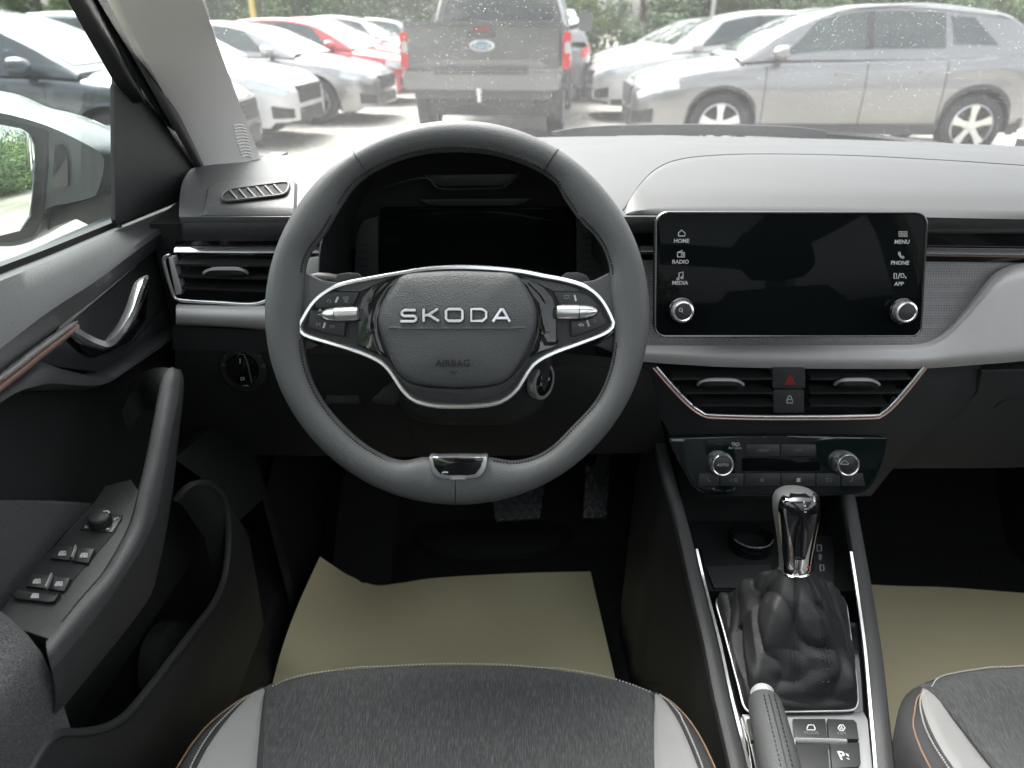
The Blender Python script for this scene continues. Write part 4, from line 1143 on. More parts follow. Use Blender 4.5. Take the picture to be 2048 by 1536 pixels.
# ================================================================== handbrake
hb = thing('handbrake_lever', 'leather-wrapped handbrake lever with bright chrome release button', 'handbrake', tuple(DM(1560, 1560)))
a = PZ(1528, 1400, .640); b = PZ(1560, 1536, .648); c = PZ(1590, 1680, .646); d = PZ(1622, 1950, .622)
ctr = crv([a, b, c, d], 30)
mb = MB()
hprof = [(math.cos(2*math.pi*i/24)*1.0, math.sin(2*math.pi*i/24)*.92) for i in range(24)]
mb.sweep(ctr, hprof, V(0,0,1), r=[.0150,.0166,.0172] + [.0176 + .0008*math.sin(i/5) for i in range(27)]); gp = mb.build('grip', M_grip, hb)
mb = MB(); mb.tube([p + V(.001,0,.0162 + .0006) for p in ctr[1:]], .0007, 4); mb.build('grip_seam', M_dkstitch, gp)
mb = MB()
for sx in (-.0042, .0062):
    line = resample([p + V(sx, 0, .0166) for p in ctr[1:]], 90)
    for k in range(0, 88, 2): mb.tube([line[k], line[k+1]], .0007, 4)
mb.build('grip_stitching', M_dkstitch, gp, kind='stuff')
dirn = (a-b).normalized()
mb = MB(); mb.tube([a - dirn*.004, a + dirn*.010, a + dirn*.013], [.0118,.0118,.0096], 20); mb.build('release_button', M_letter, hb)
mb = MB(); mb.sweep([d + V(0,.05,-.01), d + V(0,-.10,-.05)], RECT(.014,.03), V(0,0,1)); mb.build('lever_base', M_matte, hb)

# ================================================================== front seats
seat = thing('front_seat', 'charcoal cloth driver seat with light grey wedges, under the steering wheel', 'car seat', (-.0595, .25, .33), 'front seats')
fpx = [(345,1536),(372,1488),(404,1446),(446,1408),(490,1380),(532,1361),(585,1346),(640,1335),(720,1327),(800,1322),(915,1319),(1030,1322),(1120,1330),(1200,1343),(1262,1357),(1318,1377),(1360,1407),(1394,1446),(1420,1488),(1442,1536)]
E = []
for a_, b_ in fpx:
    u = (a_ - 893)/548
    E.append(PZ(a_, b_, .634 + .020*abs(u)**3))
sideL = [V(-.315,-.06,.665), V(-.319,.10,.667), V(-.317,.25,.664), V(-.313,.36,.659)]
sideR = [V(p.x*-1 - .119, p.y, p.z) for p in sideL[::-1]]
cont = crv(sideL + E + sideR, 120)
rings = []
for ins, dz, absz in ((.03,0,.36),(.012,0,.50),(.000,-.030,None),(-.001,-.014,None),(.004,-.004,None),(.013,.001,None),(.03,.002,None),(.055,-.004,None),(.085,-.013,None),(.12,-.018,None),(.16,-.020,None),(.20,-.020,None),(.235,-.020,None)):
    ring = []
    for p in cont:
        c_ = V(-.0595, min(p.y - .02, .28), 0); d_ = c_ - p; d_.z = 0; d_.normalize()
        q = p + d_*ins
        q.z = absz if absz else p.z + dz
        ring.append(q)
    rings.append(ring)
cush = surf('cushion', rings, M_bolster, seat)
bvh = BVHTree.FromPolygons([p for r_ in rings for p in r_], [(i*120+j, i*120+j+1, (i+1)*120+j+1, (i+1)*120+j) for i in range(len(rings)-1) for j in range(119)])
def SEATM(a, b, h=0.0):
    d = ray(a, b).normalized()
    for k in range(12):
        hit = bvh.ray_cast(CAM, d)
        if hit[0] is not None:
            n = hit[1]; n = n if n.z > 0 else -n
            return hit[0] + n*h
        b += 3; d = ray(a, b).normalized()
    return PZ(a, b, .615)
sm2 = lambda a, b: SEATM(a, b, .0012)
patch('seat_insert', [(531,1370),(600,1350),(680,1338),(800,1329),(915,1326),(1040,1330),(1150,1342),(1240,1360),(1308,1384)], [(480,2700),(600,2700),(700,2700),(800,2700),(915,2700),(1040,2700),(1150,2700),(1240,2700),(1340,2700)], sm2, M_fleck, cush, n=70, m=60, off=.003, edge=.02)
sm3 = lambda a, b: SEATM(a, b, .0016)
patch('wedge_panel', [(528,1378),(498,1396),(465,1428),(430,1474),(398,1530),(360,1620),(300,1800)], [(530,1384),(525,1410),(521,1440),(517,1480),(512,1536),(508,1620),(500,1800)], sm3, M_wedge, cush, n=30, m=10, off=.002, edge=.1)
patch('wedge_panel', [(1310,1388),(1332,1408),(1354,1440),(1374,1482),(1393,1530),(1425,1620),(1480,1800)], [(1309,1394),(1309,1410),(1309,1440),(1309,1480),(1310,1536),(1312,1620),(1318,1800)], sm3, M_wedge, cush, n=30, m=10, off=.002, edge=.1)
def stitches(px, m, n=120, h=.0026, r=.0009):
    line = crv([(a, b, 0) for a, b in px], n)
    pts = [SEATM(p.x, p.y, h) for p in line]
    for _ in range(6): pts = [pts[0]] + [(pts[i-1] + pts[i]*2 + pts[i+1])/4 for i in range(1, n-1)] + [pts[-1]]
    mb = MB()
    for k in range(0, n-1, 2): mb.tube([pts[k], pts[k+1].lerp(pts[k], .15)], r, 4)
    mb.build('stitching', m, cush, kind='stuff')
stitches([(514,1388),(488,1403),(456,1431),(420,1472),(386,1530),(350,1620)], M_whstitch, 110)
stitches([(1318,1395),(1340,1412),(1362,1440),(1383,1484),(1402,1532),(1430,1620)], M_whstitch, 110)
stitches([(358,1540),(384,1497),(416,1457),(455,1424),(490,1400),(520,1386)], M_copstitch, 110)
stitches([(545,1376),(600,1356),(700,1341),(800,1332),(915,1329),(1030,1332),(1150,1346),(1235,1364),(1300,1388)], M_whstitch, 220, .0022, .0007)
stitches([(1318,1394),(1346,1413),(1379,1449),(1405,1492),(1427,1540)], M_copstitch, 110)
seam('welt', [(528,1378),(496,1397),(462,1430),(426,1476),(392,1534),(350,1640)], lambda a, b: SEATM(a, b, .0012), .0016, M_bolster, cush, 40)
seam('welt', [(1311,1389),(1336,1409),(1358,1441),(1379,1484),(1398,1533),(1430,1640)], lambda a, b: SEATM(a, b, .0012), .0016, M_bolster, cush, 40)
mb = MB()
for k, (z, y, hw, th) in enumerate(((.60,-.02,.235,.05),(.72,-.05,.25,.06),(.90,-.11,.25,.06),(1.05,-.18,.225,.055),(1.14,-.235,.17,.05))):
    pass
rg = [[V(-.0595 + hw*math.cos(a_), y - .05 + th*math.sin(a_), z) for a_ in [2*math.pi*i/24 for i in range(24)]] for z, y, hw, th in ((.58,-.06,.235,.05),(.72,-.09,.25,.06),(.90,-.16,.25,.06),(1.05,-.22,.225,.055),(1.12,-.26,.17,.045))]
mb = MB(); mb.loft(rg); mb.build('backrest', M_bolster, seat)
rg = [[V(-.0595 + hw*math.cos(a_), -.33 + th*math.sin(a_), z) for a_ in [2*math.pi*i/20 for i in range(20)]] for z, hw, th in ((1.17,.09,.04),(1.22,.125,.05),(1.30,.125,.05),(1.35,.09,.035))]
mb = MB(); mb.loft(rg); mb.build('headrest', M_bolster, seat)
mb = MB(); mb.box((-.0595,.2,.35), (.19,.20,.03)); mb.build('seat_rails', M_matte, seat)
def copy_tree(o, parent=None):
    c = o.copy(); COL.objects.link(c)
    if parent is not None: c.parent = parent; c.matrix_parent_inverse = o.matrix_parent_inverse.copy()
    for ch in list(o.children): copy_tree(ch, c)
    return c
ps = copy_tree(seat); ps.location.x += .675
ps['label'] = 'charcoal cloth passenger seat with light grey wedges, beyond the handbrake lever'

# ================================================================== paper mats on the floor
def pmat(label, A, B, zf, n=70, m=36):
    A = crv([(a, b, 0) for a, b in A], n); B = crv([(a, b, 0) for a, b in B], n)
    rows = []
    for j in range(m):
        t = j/(m-1); row = []
        for i in range(n):
            p = A[i].lerp(B[i], t)
            bow = math.sin(math.pi*t)
            row.append(PZ(p.x - 12*bow*(1 - i/(n-1))*1.2, p.y, zf(p.x, p.y)))
        rows.append(row)
    o = surf('paper_mat', rows, M_paper, None, th=.0012, n=(0,0,1))
    tag(o, label, 'floor mat', 'paper floor mats')
def zfd(x, y):
    lift = max(0, (745-x)/105)
    return .331 + .075*max(0, lift)**1.3*max(0, 1-(y-1110)/240) + .006*math.sin(x*.011 + y*.02) + .003*math.sin(x*.03 - y*.017)
pmat('cream protective paper sheet lying below the steering wheel', [(640,1113),(668,1132),(700,1152),(750,1170),(800,1166),(880,1155),(1050,1146),(1181,1143)], [(530,1440),(600,1440),(700,1440),(780,1440),(850,1440),(950,1440),(1100,1440),(1250,1440)], zfd)
pmat('cream protective paper sheet lying in the passenger footwell', [(1700,1167),(1800,1172),(1900,1175),(2048,1186),(2200,1196)], [(1700,1640),(1800,1640),(1900,1640),(2048,1640),(2200,1640)], lambda x, y: .331 + .003*math.sin(x*.013 + y*.011))

# ================================================================== driver's door
door = thing('driver_door', 'dark grey driver door with chrome handle, fabric armrest and window switches', 'car door', (-.42, .5, .36))
M_tex = mat('door_texture', (.058,.059,.060), .5, bump=('cells', 420, .8))
def prow(px, n=40):
    return crv([PX(a, b, x) for a, b, x in px], n)
r0 = prow([(-80,582,-.452),(0,548,-.452),(100,509,-.452),(234,453,-.452),(330,414,-.452),(400,384,-.452),(428,366,-.455)])
r1 = prow([(-80,596,-.437),(0,562,-.437),(100,522,-.437),(234,464,-.437),(330,424,-.438),(400,392,-.442),(426,374,-.448)])
r1b = prow([(-80,660,-.424),(0,615,-.424),(100,560,-.424),(220,500,-.424),(320,446,-.426),(395,404,-.432),(424,381,-.44)])
r2 = prow([(-80,740,-.412),(0,680,-.412),(100,606,-.412),(195,546,-.412),(293,474,-.414),(360,432,-.42),(414,390,-.43)])
r2b = prow([(-80,760,-.409),(0,698,-.409),(100,622,-.409),(198,558,-.409),(294,486,-.411),(362,440,-.418),(412,396,-.43)])
r3 = prow([(-80,815,-.414),(0,748,-.414),(60,700,-.414),(133,642,-.414),(200,590,-.414),(272,530,-.416),(330,486,-.42),(372,456,-.425),(406,410,-.435)])
r4 = [p + V(-.03, 0, -.004) for p in r3]
surf('upper_pad', [r0, r1, r1b, r2, r2b, r3, r4], M_dark, door)
mb = MB(); mb.sweep([p + V(-.006,0,.002) for p in r0], RECT(.006,.004), V(0,0,1)); mb.build('window_seal', M_rubber, door)
# inner card and the outer skin
def xpoly(name, px, x, m, th=.01, bev=.002, parent=door, n=(1,0,.1), sm=0):
    p3 = [PX(a, b, x) for a, b in px]
    if sm: p3 = crv(p3, sm, True)
    return slab(name, p3, n, th, bev, m, parent)
xpoly('inner_card', [(-80,790),(0,730),(133,628),(270,518),(345,470),(372,500),(372,640),(368,780),(372,900),(390,1000),(400,1100),(300,1250),(150,1480),(60,1700),(-80,1700)], -.446, M_black, .01, 0)
slab('door_shell', [V(-.462,1.14,1.02), V(-.462,-.10,1.03), V(-.462,-.10,.34), V(-.462,1.14,.34)], (1,0,0), .02, 0, M_matte, door, smooth=False)
slab('outer_skin', [V(-.505,1.15,1.03), V(-.505,-.10,1.055), V(-.53,-.10,.45), V(-.53,1.15,.45)], (-1,0,0), .03, 0, M_body, door, smooth=False)
xpoly('textured_recess', [(120,668),(160,628),(200,594),(272,534),(330,490),(345,540),(352,600),(354,640),(300,676),(240,716),(210,724),(170,704)], -.437, M_tex, .006, .001, sm=40)
xpoly('handle_housing', [(75,722),(120,690),(150,668),(190,712),(215,704),(262,690),(310,640),(335,610),(354,640),(300,684),(240,726),(205,742),(165,740)], -.432, M_dark, .008, .002, sm=44)
# grained strip under the handle
A = prow([(-40,800,-.425),(40,748,-.422),(78,724,-.42),(120,737,-.418),(170,749,-.418),(205,748,-.418),(245,727,-.418),(300,690,-.42),(358,646,-.424)], 44)
B = prow([(-40,830,-.425),(20,790,-.42),(70,782,-.418),(120,780,-.416),(170,779,-.416),(205,770,-.416),(245,742,-.416),(300,706,-.42),(358,664,-.424)], 44)
surf('lower_strip', [[a + V(-.02,0,0) for a in A], A, [a.lerp(b, .3) + V(.006,0,0) for a, b in zip(A, B)], [a.lerp(b, .75) + V(.007,0,0) for a, b in zip(A, B)], B, [b + V(-.025,0,0) for b in B]], M_dark, door)
# chrome and copper spear
bar('chrome_spear', prow([(-70,800,-.405),(0,762,-.405),(80,700,-.405),(148,650,-.405)], 12), .003, .0055, M_chrome, door, V(1,0,.3))
bar('copper_spear', prow([(-70,824,-.404),(0,778,-.404),(80,714,-.404),(156,655,-.404)], 12), .0028, .0026, M_copper, door, V(1,0,.3))
# release handle
hp = prow([(142,660,-.407),(165,674,-.404),(190,686,-.402),(208,690,-.401),(224,681,-.399),(244,655,-.396),(262,622,-.394),(272,592,-.394),(282,566,-.395),(294,552,-.397)], 40)
mb = MB(); mb.sweep(hp, [(-.003,-.0058),(.003,-.0058),(.0042,.0),(.003,.0045),(-.003,.0045),(-.0042,.0)], V(1,0,.25), r=[.95]*34 + [.9,.85,.75,.65,.5,.3]); hd = mb.build('door_handle', M_chrome, door)
xpoly('handle_cup', [(140,672),(165,684),(206,700),(236,688),(270,640),(290,590),(300,566),(292,640),(262,684),(222,704),(192,716),(170,702)], -.416, M_piano, .008, .002, hd)
# grab rail: a broad grained pull whose side runs down into the door
Xa = [-.350,-.350,-.350,-.350,-.350,-.352,-.354,-.357,-.362]
Xb = [-.338,-.335,-.334,-.334,-.335,-.337,-.340,-.346,-.354]
Xc = [-.337,-.336,-.336,-.336,-.338,-.341,-.346,-.353,-.362]
Apx = [(334,741),(325,758),(314,809),(295,908),(276,987),(256,1055),(209,1140),(154,1206),(92,1284)]
Bpx = [(350,737),(356,752),(353,790),(337,868),(323,946),(301,1042),(244,1142),(188,1225),(100,1330)]
Cpx = [(360,742),(366,764),(364,812),(355,895),(347,970),(334,1055),(316,1140),(286,1215),(106,1440)]
ra = prow([(p[0], p[1], x) for p, x in zip(Apx, Xa)], 60); rb = prow([(p[0], p[1], x) for p, x in zip(Bpx, Xb)], 60); rc = prow([(p[0], p[1], x) for p, x in zip(Cpx, Xc)], 60)
bl_ = V(.45,-.55,.70).normalized()
rows = [[p + V(-.004,0,-.035) for p in ra], [p + V(-.003,0,-.006) for p in ra]]
for t in (.0,.2,.4,.6,.8,1.0): rows.append([a.lerp(b, t) + bl_*(.0055*math.sin(math.pi*t)) for a, b in zip(ra, rb)])
rows.append([a.lerp(b, .10) + V(.0012,0,0) for a, b in zip(rb, rc)])
gr_ = surf('grab_rail', rows, M_grip, door)
rows = [[a.lerp(b, t) + V(.0030*math.sin(math.pi*t),0,0) for a, b in zip(rb, rc)] for t in (.06,.2,.4,.6,.8,1.0)] + [[p + V(-.014,.004,-.006) for p in rc], [p + V(-.016 - .06*min(1, max(0, (i-24)/10)),.006,-.010) for i, p in enumerate(rc)]]
surf('armrest_side', rows, M_dark, door)
mb = MB(); mb.tube([p + bl_*.0006 for p in ra[3:56]], .0006, 4); mb.build('rail_seam', M_matte, gr_)
cap = prow([(250,800,-.43),(262,768,-.425),(285,750,-.41),(312,744,-.375),(338,748,-.348)], 16)
surf('pull_bridge', [[p + V(0,.012,.0) for p in cap], cap, [p + V(.0,-.012,-.010) for p in cap], [p + V(0,-.010,-.04) for p in cap]], M_black, door)
# switch panel on the armrest
AN = V(.10,-.12,1).normalized(); AO = V(-.36,.45,.819)
AR = lambda a, b, h=0.0: PP(a, b, AO + AN*h, AN)
sp_ = slab('switch_panel', [AR(a, b) for a, b in ((188,1004),(210,972),(262,958),(280,985),(262,1052),(216,1138),(161,1204),(100,1278),(60,1266),(-5,1246),(-60,1300),(-60,1290),(10,1210),(60,1150),(120,1080),(160,1035))], AN, .02, .001, M_black, door)
slab('panel_inset', [AR(a, b, .0008) for a, b in ((184,1020),(246,1030),(232,1062),(148,1158),(110,1200),(28,1196),(22,1188),(90,1110))], AN, .003, .0006, M_matte, sp_)
mk_ = AR(203, 1050)
slab('mirror_dial_plate', [AR(a, b, .0022) for a, b in ((182,1026),(244,1035),(224,1064),(160,1058))], AN, .003, .0006, M_switch, sp_)
mb = MB(); mb.lathe(mk_, AN, [(.0098,.0),(.0098,.010),(.0092,.0122),(.008,.013),(.0,.0132)], 30); mb.build('mirror_dial', M_black, sp_)
strokes('dial_mark', [[(206,1023),(216,1022),(219,1026)]], lambda a, b: PP(a, b, mk_ + AN*.0136, AN), .0005, M_print, sp_, AN)
strokes('plate_mark', [[(170,1054),(176,1055)],[(172,1051),(171,1056)]], lambda a, b: AR(a, b, .0027), .0005, M_print, sp_, AN)
strokes('plate_mark', [[(213,1058),(219,1058)]], lambda a, b: AR(a, b, .0027), .0009, M_print, sp_, AN)
strokes('plate_mark', [[(228,1040),(232,1036)],[(234,1037),(237,1035)]], lambda a, b: AR(a, b, .0027), .0005, M_print, sp_, AN)
def wswitch(px, cx, cy_):
    n2 = (AN + V(0,-.25,0)).normalized()
    o_ = AR(cx, cy_, .005)
    b = slab('window_switch', [PP(a, c, o_, n2) for a, c in px], n2, .010, .0012, M_switch, sp_)
    P_ = lambda a, c: PP(a, c, o_ + n2*.0005, n2)
    strokes('window_symbol', [[(cx-8,cy_+4),(cx-4,cy_-3),(cx+6,cy_-3),(cx+7,cy_+4),(cx-8,cy_+4)],[(cx-1,cy_-3),(cx+3,cy_+3)],[(cx-5,cy_+1),(cx+5,cy_+1)]], P_, .0005, M_print, b, n2)
wswitch([(114,1092),(146,1092),(138,1120),(100,1116)], 125, 1106)
wswitch([(154,1092),(188,1098),(176,1126),(142,1121)], 168, 1110)
wswitch([(66,1147),(98,1149),(90,1176),(50,1172)], 74, 1162)
wswitch([(106,1150),(140,1156),(128,1182),(94,1177)], 118, 1167)
wswitch([(34,1178),(62,1184),(112,1190),(118,1186),(108,1202),(98,1204),(30,1196),(24,1190)], 70, 1191)
for a, b in (((152,1093),(144,1116)), ((104,1149),(92,1176))):
    mb = MB(); mb.sweep([AR(a[0], a[1], .009), AR(b[0], b[1], .009)], RECT(.0006,.002), AN); mb.build('switch_divider', M_silver, sp_)
mb = MB(); mb.sweep(resample([AR(a, b, .0012) for a, b in ((272,1082),(222,1148),(160,1222),(104,1284))], 20), RECT(.0008,.001), AN); mb.build('panel_edge', M_dark, sp_)
# cloth parts
xpoly('cloth_insert', [(-90,996),(0,1000),(100,1001),(186,1006),(166,1032),(116,1084),(60,1150),(-5,1245),(-90,1340)], -.428, M_fleckd, .012, .003)
secs = []
for y, k in ((.407,.0),(.403,.5),(.394,.85),(.377,1.0),(.30,1.02),(.1,1.02),(-.1,1.0)):
    prof = [(-.446,.836),(-.42,.840),(-.395,.839),(-.374,.832),(-.363,.818),(-.360,.79),(-.361,.75),(-.366,.70),(-.38,.64),(-.446,.62)]
    secs.append([V(x, y + (x+.36)*-.6, .80 + (z-.80)*(.86 + .14*k)) for x, z in prof])
mb = MB(); mb.loft([s for s in secs], closed=True); mb.build('cloth_armrest', M_fleckd, door)
# pocket: rim and the lower wall
rim_px = [(352,1000,-.40),(378,972,-.385),(410,966,-.375),(438,982,-.37),(453,1015,-.368),(457,1075,-.368),(450,1150,-.367),(428,1205,-.366),(390,1256,-.365),(330,1335,-.364),(275,1405,-.363),(240,1440,-.362),(205,1458,-.362),(160,1466,-.362),(108,1471,-.362),(70,1520,-.362),(30,1600,-.362)]
rm = prow(rim_px, 70)
mb = MB(); mb.tube(rm, .0042, 8); pk = mb.build('pocket_rim', M_dark, door)
rows = [rm, [p + V(.004,.004,-.012) for p in rm], [V(p.x + .008, p.y + .03, max(.42, p.z - .08)) for p in rm], [V(p.x - .005, p.y + .05, min(p.z - .1, .44)) for p in rm], [V(p.x - .04, p.y + .05, .36) for p in rm]]
surf('lower_wall', rows, M_black, door)
front = [V(-.42,.86,.74), V(-.40,.86,.70)]
surf('front_wall', [[rm[0] + V(-.04,.02,.02), rm[6] + V(-.04,.01,.03), rm[12] + V(0,.006,.01), rm[16] + V(.002,.008,0)], [rm[0] + V(-.03,.20,.01), rm[6] + V(-.02,.16,.02), rm[12] + V(.01,.10,0), rm[16] + V(.01,.10,-.02)], [rm[0] + V(-.03,.28,-.3), rm[6] + V(-.02,.24,-.3), rm[12] + V(.0,.18,-.3), rm[16] + V(.0,.16,-.3)]], M_black, door)
# speaker bulge in the pocket floor
mb = MB(); mb.lathe(PX(345,1330,-.425), V(1,0,.2), [(.055,-.01),(.052,.010),(.044,.016),(.0,.017)], 28); mb.build('bottle_stop', M_black, door)
# sail panel and the frame of the window
sail = xpoly('sail_panel', [(229,168),(246,180),(266,206),(292,196),(330,245),(372,310),(408,362),(428,372),(400,388),(320,418),(236,450),(231,440)], -.440, M_black, .005, .002)
mb = MB(); mb.sweep(prow([(232,150,-.445),(232,250,-.445),(233,350,-.447),(235,462,-.45)], 14), RECT(.0018,.004), V(1,0,0)); mb.build('glass_channel', M_rubber, door)
def strip(name, L_, R_, m, bul, parent=door):
    L_ = prow(L_, 24); R_ = prow(R_, 24)
    L_ = [L_[0] + (L_[0]-L_[6])*2.6] + L_; R_ = [R_[0] + (R_[0]-R_[6])*2.6] + R_
    rows = []
    for t in [i/6 for i in range(7)]:
        rows.append([a.lerp(b, t) + V(1,-.4,0)*bul*math.sin(math.pi*t) for a, b in zip(L_, R_)])
    rows = [[a + V(-.012,.03,0) for a in L_]] + rows + [[a + V(-.012,.03,0) for a in R_]]
    return surf(name, rows, m, parent)
strip('window_frame', [(133,-4,-.418),(165,55,-.424),(198,112,-.431),(226,160,-.438),(246,186,-.441),(266,207,-.443)], [(184,-4,-.412),(212,50,-.417),(240,105,-.423),(266,155,-.43),(278,180,-.433),(284,198,-.436)], M_rubber, .010)
strip('frame_trim', [(182,-4,-.416),(210,50,-.420),(240,106,-.426),(270,158,-.432),(300,205,-.438),(330,250,-.442)], [(216,-4,-.411),(244,50,-.415),(274,106,-.421),(304,160,-.427),(336,218,-.434),(372,282,-.44)], M_seal, .003)
strip('door_seal', [(214,-4,-.418),(242,50,-.420),(272,106,-.426),(302,160,-.432),(352,250,-.440),(416,372,-.455)], [(234,-4,-.410),(264,56,-.414),(292,110,-.42),(322,166,-.426),(370,260,-.436),(428,384,-.45)], M_rubber, .004)
strip('seal_band', [(194,-4,-.404),(230,56,-.407),(262,108,-.412),(294,163,-.418),(330,228,-.426),(374,304,-.432),(418,384,-.438)], [(240,-4,-.400),(280,76,-.404),(300,112,-.409),(326,164,-.416),(368,250,-.424),(404,326,-.431),(434,392,-.438)], M_rubber, .003)
sgp = [V(-.462,1.02,1.00), V(-.457,1.0,1.20), V(-.432,.66,1.46), V(-.428,-.12,1.46), V(-.462,-.12,1.00)]
xpoly('pillar_filler', [(215,-8),(262,90),(305,170),(345,250),(440,402),(405,402),(325,250),(280,170),(240,90),(196,-8)], -.462, M_rubber, .01, 0)
slab('side_glass', sgp, (-1,0,.1), .004, 0, M_sg, door, smooth=False)
# exterior mirror
mo = [(-150,196),(0,221),(60,235),(110,252),(160,275),(203,299),(216,313),(215,340),(207,370),(196,391),(150,404),(98,418),(84,468),(50,488),(0,492),(-150,480)]
Yh = .93
A = crv([PY(a, b, Yh) for a, b in mo], 72, True)
mc = sum(A, Vector())/72
mb = MB()
mb.loft([[mc + (p-mc)*s_ + V(0,dy,0) for p in A] for s_, dy in ((.985,-.006),(1.0,.0),(1.0,.03),(.97,.07),(.88,.115),(.70,.15),(.35,.175))])
mir = mb.build('side_mirror', M_body, door)
MNn = V(.20,-.975,.07).normalized(); MOo = PY(30, 360, Yh - .023)
yb = Yh - .008
slab('mirror_bezel', [PY(a, b, yb) for a, b in ((-150,215),(0,236),(50,247),(84,256),(97,264),(95,330),(90,405),(84,440),(66,474),(30,486),(0,488),(-150,476))], (0,-1,0), .014, .004, M_rubber, mir)
slab('mirror_glass', [PP(a, b, MOo, MNn) for a, b in ((-150,232),(0,249),(42,257),(60,268),(70,292),(71,330),(66,385),(60,432),(40,462),(0,472),(-150,462))], MNn, .006, .001, mat('mirror_silver', (.88,.92,.90), .01, metal=1.0), mir)
slab('side_repeater', [PY(a, b, yb - .003) for a, b in ((109,290),(120,289),(129,298),(135,325),(136,372),(130,374),(106,376),(105,350))], (0,-1,0), .012, .001, M_piano, mir)
slab('mirror_foot', [PY(a, b, Yh + .01) for a, b in ((82,470),(92,425),(150,405),(196,392),(240,385),(245,462),(200,464),(150,440),(110,455))], (0,-1,0), .07, .006, M_rubber, mir)
slab('rear_flank', [V(-.53,-.11,1.06), V(-.53,-1.95,1.10), V(-.54,-1.95,.42), V(-.55,-.11,.42)], (-1,0,0), .03, 0, M_body, shell, smooth=False)

# ================================================================== outside: ground
GZ = -.10        # ground level: 1.35 m below the eye
def ground_mat():
    m = bpy.data.materials.new('gravel_ground'); m.use_nodes = True
    t = m.node_tree; b = t.nodes['Principled BSDF']; b.inputs['Roughness'].default_value = .95
    tc = t.nodes.new('ShaderNodeTexCoord')
    n1 = t.nodes.new('ShaderNodeTexNoise'); n1.inputs['Scale'].default_value = .22; n1.inputs['Detail'].default_value = 6
    n2 = t.nodes.new('ShaderNodeTexNoise'); n2.inputs['Scale'].default_value = 14; n2.inputs['Detail'].default_value = 8
    for n in (n1, n2): t.links.new(tc.outputs['Object'], n.inputs['Vector'])
    c1 = t.nodes.new('ShaderNodeValToRGB'); e = c1.color_ramp.elements
    e[0].position = .30; e[0].color = (.24,.24,.15,1); e[1].position = .44; e[1].color = (.40,.375,.34,1)
    t.links.new(n1.outputs['Fac'], c1.inputs[0])
    c2 = t.nodes.new('ShaderNodeValToRGB'); e = c2.color_ramp.elements
    e[0].position = .3; e[0].color = (.55,.55,.55,1); e[1].position = .7; e[1].color = (1,1,1,1)
    t.links.new(n2.outputs['Fac'], c2.inputs[0])
    mx = t.nodes.new('ShaderNodeMix'); mx.data_type = 'RGBA'; mx.blend_type = 'MULTIPLY'; mx.inputs[0].default_value = 1
    t.links.new(c1.outputs[0], mx.inputs[6]); t.links.new(c2.outputs[0], mx.inputs[7]); t.links.new(mx.outputs[2], b.inputs['Base Color'])
    bp = t.nodes.new('ShaderNodeBump'); bp.inputs['Strength'].default_value = .5; bp.inputs['Distance'].default_value = .02
    t.links.new(n2.outputs['Fac'], bp.inputs['Height']); t.links.new(bp.outputs[0], b.inputs['Normal'])
    return m
g = mk('ground', [(-250,-250,GZ),(250,-250,GZ),(250,250,GZ),(-250,250,GZ)], [(0,1,2,3)], ground_mat(), None, False)
g['kind'] = 'structure'; g['label'] = 'pale gravel car park ground with sparse grass'

# ------------------------------------------------------------------ parked cars
def paint(name, col, metal=.35): return mat(name, col, .32, metal=metal, coat=1.0, vary=(3, .04))
P_white = paint('white_paint', (.62,.62,.62), .0); P_silver = paint('silver_paint', (.34,.34,.345), .85)
P_grey = paint('mid_grey_paint', (.20,.205,.21), .5); P_dark = paint('dark_slate_paint', (.045,.055,.07), .4)
P_red = paint('red_paint', (.50,.03,.04), .1); P_gun = paint('gunmetal_paint', (.15,.15,.155), .6)
P_warm = paint('warm_grey_paint', (.24,.24,.243), .75)
C_glass = mat('tinted_car_glass', (.05,.065,.065), .03, spec=.6, coat=.5)
C_tyre = mat('tyre_rubber', (.022,.022,.023), .8, bump=('noise', 60, .4))
C_rim = mat('alloy_silver', (.66,.66,.67), .28, metal=.9)
C_rimd = mat('alloy_grey', (.20,.20,.21), .3, metal=.8)
C_clad = mat('dark_cladding', (.045,.046,.047), .6)
C_lamp = mat('headlamp_glass', (.55,.58,.60), .08, metal=.3, coat=1.0)
C_tail = mat('tail_lamp_red', (.55,.02,.02), .12, coat=1.0)
C_seam = mat('panel_gap', (.012,.012,.012), .8)
C_plate = mat('black_mesh', (.012,.012,.013), .5)
WHEELS = {}
